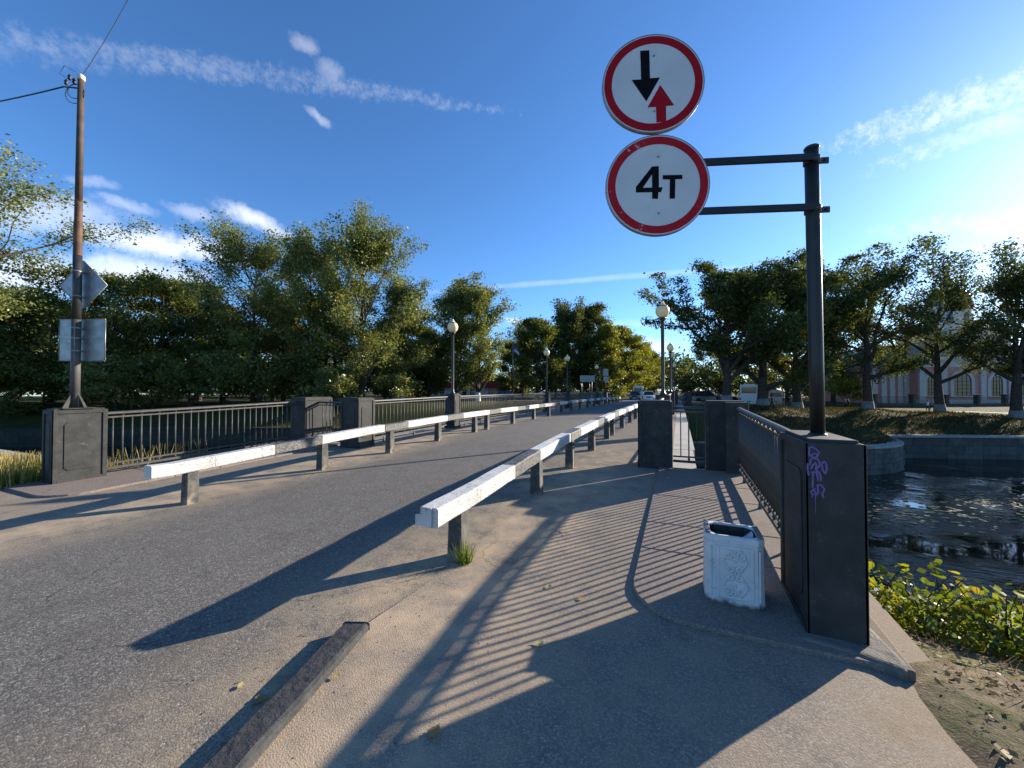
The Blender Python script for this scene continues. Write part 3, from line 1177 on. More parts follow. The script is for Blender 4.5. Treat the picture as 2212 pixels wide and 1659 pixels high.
LAMPS = (12.4, 23.6, 28.6, 40.0)
panels = [(8.36, 12.18), (12.62, 17.98), (18.02, 23.38), (23.82, 28.38), (28.82, 34.28), (34.32, 39.78), (40.22, 44.3)]
order = ['first', 'second', 'third', 'fourth', 'fifth', 'sixth', 'seventh']
for i, (a, b) in enumerate(panels):
    railing('%s bridge railing panel across the road, counted from the half shaded pedestals' % order[i], (-7.83, a if i else 8.03), (-7.83, b), gz(a), gz(b), single=i < 3)
    railing('%s bridge railing panel beyond the black footpath pedestal, on the water side' % order[i], (-.45, a), (-.45, b), gz(a), gz(b), single=i < 1)

# ------------------------------------------------------------------ street lamps on pedestals


def globe_mat():
    m, t, b = newmat('lamp_globe')
    setin(t, b, 'Base Color', (0.86, 0.68, 0.38))
    setin(t, b, 'Roughness', 0.35)
    b.inputs['Subsurface Weight'].default_value = 0.6
    b.inputs['Subsurface Radius'].default_value = (0.2, 0.15, 0.08)
    b.inputs['Subsurface Scale'].default_value = 0.3
    return m


M_GLOBE = globe_mat()


def lamp(label, x, y, z, group=None, h=2.83, s=1.0):
    root = empty('street_lamp', (x, y, z), 0, label, 'street lamp', group)
    pole = MB().lathe([(.09, 0), (.09, .05), (.062, .08), (.052, .2), (.05, h - .62), (.06, h - .6), (.085, h - .56), (.10, h - .53), (.10, h - .5)], n=12)
    pole.build('pole', M_IRON, root)
    MB().lathe([(.10, h - .5), (.165, h - .43), (.20, h - .33), (.2, h - .26), (.175, h - .19), (.13, h - .155)], n=20).build('globe', M_GLOBE, root)
    MB().lathe([(.15, h - .16), (.15, h - .145), (.12, h - .14)], n=20).build('ring', M_IRON, root)
    MB().lathe([(.125, h - .142), (.10, h - .12), (.065, h - .09), (.045, h - .05), (.035, h - .01), (.012, h)], n=16).build('lid', M_GLOBE, root)
    return root


ordn = ['first', 'second', 'third', 'fourth']
for i, u in enumerate(LAMPS):
    for (xx, side) in ((-7.83, 'across the road'), (-.45, 'on the water side')):
        pedestal('%s lamp pedestal on the bridge railing %s, counted from the near end' % (ordn[i], side), xx - .22, xx + .22, u - .22, u + .22, gz(u), PH - .02,
                 ('-y', '+x') if i == 0 and xx < -4 else (), frame=.05)
        lamp('%s globe lamp on the bridge railing %s, from the near end' % (ordn[i], side), xx, u, gz(u) + PH, 'globe lamps on the bridge')
# far end of the bridge
for (x0, x1, y0, y1, lb) in ((-.74, -.12, 44.3, 44.9, 'black pedestal left of the small gate at the far bridge end'), (.55, 1.2, 44.3, 44.9, 'black pedestal right of the small gate at the far bridge end'),
                             (-8.14, -7.52, 44.3, 44.9, 'black pedestal at the far bridge end across the road'), (-9.9, -9.3, 44.3, 44.9, 'outer black pedestal at the far bridge end across the road')):
    pedestal(lb, x0, x1, y0, y1, gz(44.6), PH, (), plaque=False)
railing('short black cross railing at the far bridge end on the water side', (-.12, 44.6), (.55, 44.6), gz(44.6), single=False)
railing('short black cross railing at the far bridge end across the road', (-9.3, 44.6), (-8.14, 44.6), gz(44.6), single=False)

# ------------------------------------------------------------------ black and white guard beams
bands = [2.72, 4.37, 5.33, 7.05, 7.88, 9.65, 10.6, 12.4, 13.4]
while bands[-1] < 50:
    bands.append(bands[-1] + (1.65 if len(bands) % 2 else 1.0))
pieces = [(2.72, 7.02), (7.05, 11.86), (11.89, 21.3), (21.33, 30.8), (30.83, 40.4), (40.43, 47.0)]
posts_u = [3.2, 5.4, 7.3, 9.3, 11.45, 12.35, 14.7, 17.2, 19.5, 21.9, 24.2, 26.5, 28.9, 31.3, 33.7, 36.1, 38.5, 40.9, 43.3, 45.6]
BT = .695


def guard(xc, side, road):
    for i, (a, b) in enumerate(pieces):
        where = 'beside the footpath with the litter bin' if side == 'r' else 'across the road'
        nm = ['end piece of the black and white guard beam %s', 'second piece of the black and white guard beam %s', 'third piece of the black and white guard beam %s',
              'fourth piece of the black and white guard beam %s', 'fifth piece of the black and white guard beam %s', 'last piece of the black and white guard beam %s'][i]
        root = empty('guard_beam', (xc, a, gz(a)), 0, nm % where, 'guard rail', 'black and white guard beams')
        drop = -.07 if i == 0 else 0.0
        rr = random.Random(i * 7 + (1 if side == 'r' else 2))

        def top(y):
            base = gz(y) + BT
            if i == 0:
                base += -.085 * (1 - sstep(2.7, 7.05, y))
            return base - gz(a)
        hw, th = .092, .165
        cuts = [a] + [c for c in bands if a + .02 < c < b - .02] + [b]
        vs, fs, ms = [], [], []
        fine = []
        for c0, c1 in zip(cuts[:-1], cuts[1:]):
            k = max(1, int((c1 - c0) / .22))
            fine += [c0 + (c1 - c0) * j / k for j in range(k)]
        fine.append(b)
        ch = .012
        prof = [(-hw + ch, -th), (hw - ch, -th), (hw, -th + ch), (hw, -ch), (hw - ch, 0), (-hw + ch, 0), (-hw, -ch), (-hw, -th + ch)]
        K = len(prof)
        for y in fine:
            jz = rr.uniform(-.004, .004)
            jx = rr.uniform(-.004, .004)
            for x, z in prof:
                vs.append((x + jx, y - a, top(y) + z + jz))
        def bi(y):
            k = 0
            while k + 1 < len(bands) and y >= bands[k + 1]:
                k += 1
            return k % 2
        for j in range(len(fine) - 1):
            mid = (fine[j] + fine[j + 1]) / 2
            for k in range(K):
                fs.append((j * K + (k + 1) % K, j * K + k, (j + 1) * K + k, (j + 1) * K + (k + 1) % K))
                ms.append(bi(mid))
        fs.append(tuple(range(K))); ms.append(bi(a + .1))
        e = (len(fine) - 1) * K
        fs.append(tuple(reversed(range(e, e + K)))); ms.append(bi(b - .1))
        mb = MB()
        mb.v, mb.f, mb.m, mb.s = vs, [list(f) for f in fs], ms, [False] * len(fs)
        mb.build('beam', [MATS['beam_white_paint'], MATS['beam_black_paint']], root)
        if i == 0 and side == 'r':
            z1 = top(a)
            q = MB().plate([(-hw - .035, -th + .005), (hw - .055, -th - .004), (hw - .055, -.002), (-hw + .03, -.002), (-hw + .03, -.06), (-hw - .035, -.07)],
                           (0, -.004, z1), (1, 0, 0), (0, 0, 1), .016)
            o = q.build('end_plate', MATS['beam_white_paint'], root, bevel=.004)
            o['label'] = 'torn white metal cover on the beam end'
        for u in posts_u:
            if a - .01 < u < b:
                zt = top(u) - th + .006
                zb = gz(u) - gz(a) - .1
                px = .075
                vs = []
                for z, s in ((zb, 1.1), (zt, .92)):
                    for dx, dy in ((-px, -px), (px, -px), (px, px), (-px, px)):
                        vs.append((dx * s, dy * s, z))
                MB().add(vs, [(0, 3, 2, 1), (4, 5, 6, 7), (0, 1, 5, 4), (1, 2, 6, 5), (2, 3, 7, 6), (3, 0, 4, 7)]).build(
                    'post', MATS['post_paint'], root, bevel=.008, loc=(0, u - a, 0))


guard(-1.95, 'r', 1)
guard(-6.36, 'l', -1)

# ------------------------------------------------------------------ the two round signs
M_SIGNW = simple('sign_white', (0.50, 0.52, 0.52), (0.58, 0.59, 0.59), 3, 0.4, bstr=0.03, spec=0.4, wear=(0.40, 0.40, 0.38), wscale=5, wlo=.55, whi=.8)
M_SIGNR = simple('sign_red', (0.30, 0.004, 0.010), (0.34, 0.006, 0.013), 6, 0.5, bstr=0.02, spec=0.12)
M_SIGNRW = simple('sign_red_worn', (0.34, 0.006, 0.013), (0.39, 0.012, 0.02), 6, 0.5, bstr=0.02, spec=0.15, wear=(0.55, 0.36, 0.36), wscale=11, wlo=.63, whi=.68)
M_SIGNK = simple('sign_black', (0.004, 0.004, 0.005), (0.006, 0.006, 0.007), 6, 0.6, bstr=0, spec=.08)
M_GALV = simple('galvanised', (0.20, 0.21, 0.215), (0.30, 0.31, 0.315), 7, 0.45, 0.6, bstr=0.05)
M_GREEN = simple('green_black_paint', (0.011, 0.012, 0.011), (0.020, 0.021, 0.019), 9, 0.42, bstr=0.25, bscale=35, bd=.004, spec=.35)

pole_xy = Vector((0.895, 3.36, PH + .02))
ARMD = Vector((-math.cos(YAW) * 1.0 + -math.sin(YAW) * .083, -math.sin(YAW) * 1.0 + math.cos(YAW) * .083, 0)).normalized()
FACE = Vector((-ARMD.y, ARMD.x, 0))     # candidate normal
if FACE.dot(Vector((0, 0, 0)) - pole_xy) < 0:
    FACE = -FACE
SX = Vector((0, 0, 1)).cross(FACE).normalized()   # to the right as seen from the front


def depth(p):
    s, c = math.sin(YAW), math.cos(YAW)
    return -s * p.x + c * p.y


Zp = depth(pole_xy)
top_z = zat(316, Zp)
sp = empty('sign_post', pole_xy, 0, 'tall dark tube post with two side arms standing on the graffiti pedestal', 'post')
hgt = top_z - pole_xy.z
lean = -.012
pts = [(lean * t * hgt * .6, 0, hgt * t) for t in (0, .25, .5, .75, 1)]
MB().tube(pts, .044, 20).build('pole', M_GREEN, sp)
MB().lathe([(.047, 0), (.047, .012), (.04, .02)], (lean * hgt * .6, 0, hgt - .002), 20).build('cap', M_IRON, sp)
MB().lathe([(.056, -.02), (.056, .006), (.046, .016)], (0, 0, 0), 20).build('base_ring', M_GREEN, sp)
ARM_Z = [zat(342, Zp) - pole_xy.z, zat(450, Zp) - pole_xy.z]
for az in ARM_Z:
    c = Vector((lean * az * .6, 0, az))
    a = c + ARMD * .02
    b = c + ARMD * 1.30
    mb = MB()
    d = ARMD
    vs = []
    w, h = .0135, .0225
    nrm = FACE
    off = FACE * .045
    for p in (a + off, b + off):
        for s_, t_ in ((-w, -h), (w, -h), (w, h), (-w, h)):
            vs.append(p + nrm * s_ + Vector((0, 0, t_)))
    mb.add(vs, [(0, 1, 5, 4), (1, 2, 6, 5), (2, 3, 7, 6), (3, 0, 4, 7), (3, 2, 1, 0), (4, 5, 6, 7)]).build('arm', M_GREEN, sp)
    cl = MB().lathe([(.052, -.022), (.052, .022)], c, 18)
    e = c - ARMD * .085
    cl.box(e, (.055, .012, .042), rz=math.atan2(ARMD.y, ARMD.x))
    cl.tube([e - FACE * .03, e + FACE * .03], .007, 6)
    cl.build('clamp', M_IRON, sp)


def round_sign(label, px, py, dpx, art):
    Zs = Zp + .045
    c = at(px, Zs, zat(py, Zs))
    # put the centre on the arm line, in front of the arms
    t = (c - pole_xy).dot(ARMD)
    c = Vector((pole_xy.x, pole_xy.y, c.z)) + ARMD * t + FACE * .062
    R = dpx / 2 / 831 * depth(c)
    root = empty('road_sign', c, 0, label, 'road sign', 'round signs on the arms')
    ez = Vector((0, 0, 1))

    def circ(r, n=64):
        return [(r * math.cos(2 * math.pi * k / n), r * math.sin(2 * math.pi * k / n)) for k in range(n)]

    def ringmesh(r0, r1, z, mat, name):
        n = 64
        vs = [SX * x + ez * y + FACE * z for x, y in circ(r0)] + [SX * x + ez * y + FACE * z for x, y in circ(r1)]
        fs = [(k, (k + 1) % n, n + (k + 1) % n, n + k) for k in range(n)]
        return MB().add(vs, [tuple(reversed(f)) for f in fs]).build(name, mat, root)
    MB().plate(circ(R), (0, 0, 0), SX, ez, .004).build('disc', M_SIGNW, root)
    fl = MB()
    n = 64
    vs = [SX * x + ez * y - FACE * .022 for x, y in circ(R)] + [SX * x + ez * y + FACE * .006 for x, y in circ(R)] + [SX * x + ez * y + FACE * .006 for x, y in circ(R * .985)]
    fs = []
    for j in range(2):
        fs += [(j * n + k, j * n + (k + 1) % n, (j + 1) * n + (k + 1) % n, (j + 1) * n + k) for k in range(n)]
    fl.add(vs, fs, 0, True).build('rim', M_GALV, root)
    ringmesh(R * .962, R * .812, .0055, art[0], 'red_ring')
    for dz in (-.55, .55):
        MB().ball(FACE * .005 + ez * (R * dz * 1.02) + SX * (R * .02), .008, 6).build('bolt', M_GALV, root)
    for poly, mat, nm in art[1]:
        q = [(a * R, b * R) for a, b in poly]
        bm = bmesh.new()
        vv = [bm.verts.new(SX * a + ez * b + FACE * .0056) for a, b in q]
        f = bm.faces.new(vv)
        f.normal_update()
        bmesh.ops.triangulate(bm, faces=[f])
        me = bpy.data.meshes.new(nm)
        bm.to_mesh(me)
        bm.free()
        me.materials.append(mat)
        link(nm, me, root)
    return root, c, R


def norm(pts, cx, cy, r):
    return [((x - cx) / r, -(y - cy) / r) for x, y in pts]


up = (483, 475, 348)
lo = (504, 1181, 352)
art_up = (M_SIGNR, [
    (norm([(397, 238), (459, 238), (463, 437), (530, 436), (437, 600), (337, 441), (402, 441)], *up), M_SIGNK, 'black_arrow'),
    (norm([(532, 488), (625, 638), (570, 640), (571, 748), (505, 752), (502, 642), (445, 642)], *up), M_SIGNR, 'red_arrow')])
art_lo = (M_SIGNRW, [
    (norm([(468, 1050), (514, 1050), (514, 1198), (540, 1199), (528, 1232), (510, 1232), (508, 1278), (468, 1276), (468, 1230), (358, 1228), (358, 1190), (468, 1050.5),
           (468, 1106), (405, 1196), (468, 1198), (467.9, 1106)], *lo), M_SIGNK, 'digit'),
    (norm([(540, 1114), (672, 1118), (672, 1147), (625, 1147), (621, 1281), (585, 1280), (588, 1146), (540, 1144)], *lo), M_SIGNK, 'letter')])
s1, c1, R1 = round_sign('round red rimmed sign with a black down arrow and a red up arrow', 1413, 176, 218, art_up)
s2, c2, R2 = round_sign('round red rimmed weight limit sign reading 4T', 1421, 399, 221, art_lo)
# vertical bracket strip behind both signs
mb = MB()
m0 = c1 - FACE * .033
mb.tube([c1 + Vector((0, 0, R1 * .7)) - FACE * .040 - pole_xy, c2 - Vector((0, 0, R2 * .7)) - FACE * .040 - pole_xy], .016, 8)
mb.build('bracket', M_GREEN, sp)

# ------------------------------------------------------------------ utility pole with sign backs on the other side
up_xy = Vector((-9.74, 3.14, PH + .02))
Zu = depth(up_xy)
M_RUST = simple('rusty_pole', (0.075, 0.038, 0.022), (0.15, 0.075, 0.038), 4, 0.7, bstr=0.3, bscale=20, spec=.3, wear=(0.05, 0.04, 0.035), wscale=7, wlo=.5, whi=.68)
M_GREYP = simple('grey_pole_paint', (0.055, 0.053, 0.048), (0.10, 0.095, 0.085), 5, 0.6, bstr=0.2, bscale=30, wear=(0.05, .05, .05), wscale=9, wlo=.55, whi=.7)
ut = empty('utility_pole', up_xy, 0, 'tall rusty utility pole with wires standing on the left panelled pedestal', 'utility pole')
zj = zat(690, Zu) - up_xy.z
zk = zat(550, Zu) - up_xy.z
ztop = zat(152, Zu) - up_xy.z
MB().tube([(0, 0, 0), (0, 0, zj)], .062, 18).build('lower_pole', M_GREYP, ut)
MB().tube([(0, 0, zj - .003), (0, 0, zk)], .060, 18).build('middle_pole', M_IRON, ut)
MB().tube([(0, 0, zk - .003), (0, 0, zk + .55), (0, 0, zk + .62), (.002, 0, zk + 1.0)], [.059, .058, .052, .05], 18, caps=False).build('joint_pole', M_RUST, ut)
MB().tube([(.002, 0, zk + .95), (.012, 0, ztop - .1)], [.05, .043], 18).build('upper_pole', simple('weathered_pole', (.05, .036, .028), (.095, .06, .04), 5, .75, bstr=.3, bscale=20, wear=(.04, .04, .04), wscale=6, wlo=.5, whi=.65), ut)
MB().lathe([(.046, 0), (.056, .02), (.052, .08), (.02, .11)], (.012, 0, ztop - .11), 14).build('cap', simple('cap_grey', (.5, .48, .44), (.6, .58, .54), 8, .6), ut)
for k in range(4):
    a = R_(20 + 90 * k)
    d = Vector((math.cos(a), math.sin(a), 0))
    MB().plate([(.07, 0), (.19, 0), (.07, .24)], d.cross(Vector((0, 0, 1))) * -.004, d, (0, 0, 1), .008).build('gusset', M_BLACKP, ut)
MB().b2(-.2, .2, -.2, .2, -.004, .012).build('base_plate', M_BLACKP, ut)
# insulators and coiled wire
M_WIRE = simple('wire', (.012, .012, .013), (.02, .02, .02), 10, .5, bstr=0)
ins = MB()
LW = Vector((-math.cos(YAW), -math.sin(YAW), 0))   # towards the left of the picture
tp = Vector((0, 0, ztop))
for (a, b) in ((.12, .0), (.2, .07), (.26, -.02)):
    c = tp + LW * a + Vector((0, 0, -.12 + b))
    ins.lathe([(.012, -.05), (.03, -.03), (.018, -.01), (.032, .01), (.018, .03), (.012, .05)], c, 8)
ins.tube([tp + Vector((0, 0, -.25)), tp + LW * .3 + Vector((0, 0, -.22))], .012, 6)
ins.build('insulators', M_WIRE, ut)
co = MB()
for r, dz in ((.17, -.35), (.13, -.3)):
    co.tube([tp + LW * (.1 + r * math.cos(t)) + Vector((0, 0, dz + r * math.sin(t))) for t in [k * math.pi / 9 for k in range(19)]], .006, 5)
co.tube([tp + LW * .1 + Vector((0, 0, .05)), tp + LW * .3 + Vector((0, 0, .16)), tp + LW * .38 + Vector((0, 0, .02)), tp + LW * .2 + Vector((0, 0, -.1))], .004, 5)
co.build('wire_loops', M_WIRE, ut)


def wire(label, a, b, sag, r=.009):
    a, b = Vector(a), Vector(b)
    pts = []
    for k in range(17):
        t = k / 16
        p = a.lerp(b, t)
        p.z -= sag * 4 * t * (1 - t)
        pts.append(p - a)
    root = MB().tube(pts, r, 5).build('overhead_wire', M_WIRE, None, loc=a)
    tag(root, label, 'wire')


wt = up_xy + tp
d1 = ray(276, 0)
wire('thin overhead wire running up from the rusty pole top', wt + Vector((0, 0, -.06)), Vector((0, 0, CAMH)) + d1 * 14.0 + Vector((-2.5, -.5, 4.0)) * 0, .05, .006)
wire('dark twisted overhead wire leaving the rusty pole to the left', wt + LW * .3 + Vector((0, 0, -.22)), at(-300, 9.0, zat(245, 9.0)), .12, .012)


def sign_back(name, label, cz, poly_r, kind):
    FB = Vector((0, 1, 0))   # faces oncoming traffic on the other side: back towards the camera
    root = empty(name, Vector((up_xy.x, up_xy.y, cz)), YAW * .95, label, 'road sign')
    ex = Vector((1, 0, 0))
    ez = Vector((0, 0, 1))
    o = Vector((0, .1, 0))
    if kind == 'diamond':
        r = poly_r
        poly = [(0, -r), (r, 0), (0, r), (-r, 0)]
    else:
        w, h = poly_r
        poly = [(-w, -h), (w, -h), (w, h), (-w, h)]
    MB().plate(poly, o, ex, ez, .006).build('plate', M_GALV, root, bevel=.002)
    fl = MB()
    n = len(poly)
    for i in range(n):
        a, b = poly[i], poly[(i + 1) % n]
        p0 = o + ex * a[0] + ez * a[1]
        p1 = o + ex * b[0] + ez * b[1]
        fl.tube([p0 + Vector((0, -.005, 0)), p1 + Vector((0, -.005, 0))], .009, 5)
    fl.build('rim', M_GALV, root)
    for dz in ((-.22, .22) if kind == 'diamond' else (-.2, .02, .2)):
        br_ = MB()
        br_.b2(-.12, .12, .084, .096, dz - .014, dz + .014)
        br_.lathe([(.066, dz - .012), (.066, dz + .012)], (0, 0, 0), 16)
        br_.build('band', M_GALV, root)
    return root


M_GALV2 = M_GALV
zd = zat(612, Zu)
sg = sign_back('road_sign', 'grey back of a diamond sign clamped high on the rusty utility pole', zd, .44, 'diamond')
zr = zat(733, Zu)
sg2 = sign_back('road_sign', 'grey back of a square sign with stickers on the utility pole', zr, (.42, .37), 'square')
MB().b2(-.41, .41, .085, .094, .03, .075).build('stiffener', M_GALV, sg2)
M_STK = simple('sticker', (.62, .62, .60), (.72, .72, .70), 9, .6, bstr=0)
M_STK2 = simple('sticker_dark', (.08, .08, .09), (.16, .15, .16), 30, .6, bstr=0)
for (x, z, w, h, m, rr) in ((.16, -.15, .055, .11, M_STK, .2), (.28, -.12, .05, .08, M_STK, 0), (.25, -.3, .05, .05, M_STK2, .1), (.38, -.2, .06, .04, M_STK2, 0), (.33, -.27, .03, .05, M_STK, -.2), (.42, -.33, .025, .03, M_STK, 0)):
    MB().box((0, 0, 0), (w, .002, h)).build('sticker', m, sg2, loc=(x, .0985, z), rot=(0, rr, 0))

# ------------------------------------------------------------------ litter bin with scroll relief
M_BINW = simple('bin_white_paint', (0.62, 0.64, 0.66), (0.72, 0.73, 0.74), 6, 0.55, bstr=0.25, bscale=30, bd=.004, wear=(0.22, 0.21, 0.19), wscale=14, wlo=.68, whi=.74)
_m, _t, _b = newmat('bin_paint')
_tc = _t.n('ShaderNodeTexCoord').outputs['Object']
_sep = _t.n('ShaderNodeSeparateXYZ')
_t.t.links.new(_tc, _sep.inputs[0])
_n = _t.noise(_tc, 12, 7, .7)
_c = _t.mix(_t.ss(_t.noise(_tc, 5, 4), .3, .7), (.50, .505, .50), (.61, .61, .60))
_c = _t.mix(_t.math('MULTIPLY', _t.ss(_n, .58, .68), .7), _c, (.25, .23, .20))
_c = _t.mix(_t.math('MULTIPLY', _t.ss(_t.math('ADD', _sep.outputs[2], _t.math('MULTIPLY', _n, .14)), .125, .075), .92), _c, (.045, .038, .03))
_vv = _t.n('ShaderNodeMapping')
_vv.inputs['Scale'].default_value = (26, 26, 2.5)
_t.t.links.new(_tc, _vv.inputs[0])
_c = _t.mix(_t.math('MULTIPLY', _t.ss(_t.noise(_vv.outputs[0], 1, 5, .7), .60, .74), .5), _c, (.20, .18, .15))
setin(_t, _b, 'Base Color', _c)
setin(_t, _b, 'Roughness', .55)
bump(_t, _b, _n, .3, .004)
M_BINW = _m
M_BINI = simple('bin_inner', (0.02, 0.028, 0.025), (0.04, 0.05, 0.045), 10, 0.5)
M_BAG = simple('plastic_bag', (0.45, 0.5, 0.55), (0.6, 0.64, 0.68), 20, 0.3)


def bin_():
    root = empty('litter_bin', (.36, 3.38, PLAT + .004), 0, 'white painted cast litter bin with scroll relief beside the railing', 'litter bin')
    w, d, h = .39, .345, .50
    # shell with fluted corners, four walls
    sh = MB()
    t = .035

    def ringpts(s, z, ins=0.0):
        hw, hd = w / 2 * s - ins, d / 2 * s - ins
        c = .045
        return [(-hw + c, -hd, z), (hw - c, -hd, z), (hw, -hd + c, z), (hw, hd - c, z), (hw - c, hd, z), (-hw + c, hd, z), (-hw, hd - c, z), (-hw, -hd + c, z)]
    rings = [ringpts(1.0, 0), ringpts(1.0, .03), ringpts(.985, .045), ringpts(.96, h - .06), ringpts(.985, h - .045), ringpts(.985, h - .012), ringpts(.93, h), ringpts(.80, h), ringpts(.78, h - .02), ringpts(.76, .06)]
    vs = [p for r in rings for p in r]
    fs = []
    for j in range(len(rings) - 1):
        for k in range(8):
            fs.append((j * 8 + k, j * 8 + (k + 1) % 8, (j + 1) * 8 + (k + 1) % 8, (j + 1) * 8 + k))
    sh.add(vs, fs)
    sh.build('shell', M_BINW, root, bevel=.006)
    # dark liner
    li = MB()
    r2 = [ringpts(.775, h - .015), ringpts(.74, .05)]
    vs = [p for r in r2 for p in r]
    fs = [(k, (k + 1) % 8, 8 + (k + 1) % 8, 8 + k) for k in range(8)] + [tuple(range(8, 16))]
    li.add(vs, fs).build('liner', M_BINI, root)
    # rim nicks
    for sx in (-1, 1):
        for k in range(6):
            MB().b2(-.017, .017, -.018, .018, -.004, .012).build('rim_block', M_BINW, root, bevel=.004, loc=(sx * (w / 2 * .87), -.12 + .048 * k, h))
    # panel frame and scroll relief on front
    y0 = -d / 2 * .975 - .004
    fr_ = MB()
    pw, z0, z1 = .098, .075, h - .09
    for (a0, a1, b0, b1) in ((-pw - .02, -pw, z0 - .02, z1 + .02), (pw, pw + .02, z0 - .02, z1 + .02), (-pw, pw, z1, z1 + .02), (-pw, pw, z0 - .02, z0)):
        fr_.b2(a0, a1, y0 - .006, y0 + .012, b0, b1)
    fr_.build('panel_frame', M_BINW, root, bevel=.004)
    MB().b2(-pw, pw, y0 - .001, y0 + .012, z0, z1).build('panel', M_BINW, root)

    def spiral(cx, cz, r0, a0, turns, sg, r1=.008, n=22):
        out = []
        for k in range(n):
            t_ = k / (n - 1)
            r = r0 * (1 - t_) + r1 * t_
            a = a0 + sg * turns * 2 * math.pi * t_
            out.append((cx + r * math.cos(a), y0 - .002, cz + r * math.sin(a)))
        return out
    zc = (z0 + z1) / 2
    sc = MB()
    for sx in (-1, 1):
        for sz in (-1, 1):
            sc.tube(spiral(sx * .045, zc + sz * .125, .034, R_(90 if sz > 0 else -90), 1.2, sx * sz, .007), [.010] * 22, 6)
            sc.tube(spiral(sx * .034, zc + sz * .032, .026, R_(-90 if sz > 0 else 90), 1.1, -sx * sz, .006), [.010] * 22, 6)
            arc = [(sx * (.075 - .045 * abs(2 * t_ - 1) ** 1.5), y0 - .002, zc + sz * (.02 + .14 * t_)) for t_ in [k / 10 for k in range(11)]]
            sc.tube(arc, .009, 6)
    for zz in (zc, zc + .085, zc - .085, z0 + .015, z1 - .015):
        sc.ball((0, y0 - .002, zz), .011, 8)
    sc.build('scroll_relief', M_BINW, root)
    # side flutes
    for sx in (-.155, .155):
        MB().b2(sx - .006, sx + .006, y0 - .003, y0 + .01, .06, h - .08).build('flute', M_BINW, root, bevel=.003)
    bg = MB()
    bg.add([(.10, .02, h - .05), (.135, -.04, h - .01), (.14, .05, h - .008), (.09, .09, h - .07), (.06, .03, h - .14), (.12, -.08, h - .12)],
           [(0, 1, 2), (0, 2, 3), (0, 3, 4), (0, 4, 5), (0, 5, 1)])
    b = bg.build('bag', M_BAG, root)
    b['label'] = 'crumpled plastic bag at the bin opening'


bin_()

# ------------------------------------------------------------------ trees
rs = np.random.RandomState


def leaf_mesh(name, centers, size, mat, rng, upbias=0.25, aspect=.62):
    n = len(centers)
    nrm = rng.normal(size=(n, 3))
    nrm[:, 2] = np.abs(nrm[:, 2]) + upbias
    nrm /= np.linalg.norm(nrm, axis=1)[:, None]
    t = rng.normal(size=(n, 3))
    t -= nrm * (t * nrm).sum(1)[:, None]
    t /= np.linalg.norm(t, axis=1)[:, None] + 1e-9
    b = np.cross(nrm, t)
    s = size * np.clip(rng.lognormal(-.08, .34, n), .4, 1.7)[:, None]
    v = np.empty((n, 4, 3))
    v[:, 0] = centers + t * s
    v[:, 1] = centers + b * s * aspect + nrm * s * .12
    v[:, 2] = centers - t * s
    v[:, 3] = centers - b * s * aspect + nrm * s * .12
    me = bpy.data.meshes.new(name)
    me.vertices.add(n * 4)
    me.vertices.foreach_set('co', v.reshape(-1))
    me.loops.add(n * 4)
    me.loops.foreach_set('vertex_index', np.arange(n * 4, dtype=np.int32))
    me.polygons.add(n)
    me.polygons.foreach_set('loop_start', np.arange(0, n * 4, 4, dtype=np.int32))
    me.polygons.foreach_set('loop_total', np.full(n, 4, dtype=np.int32))
    me.materials.append(mat)
    me.update(calc_edges=True)
    return me


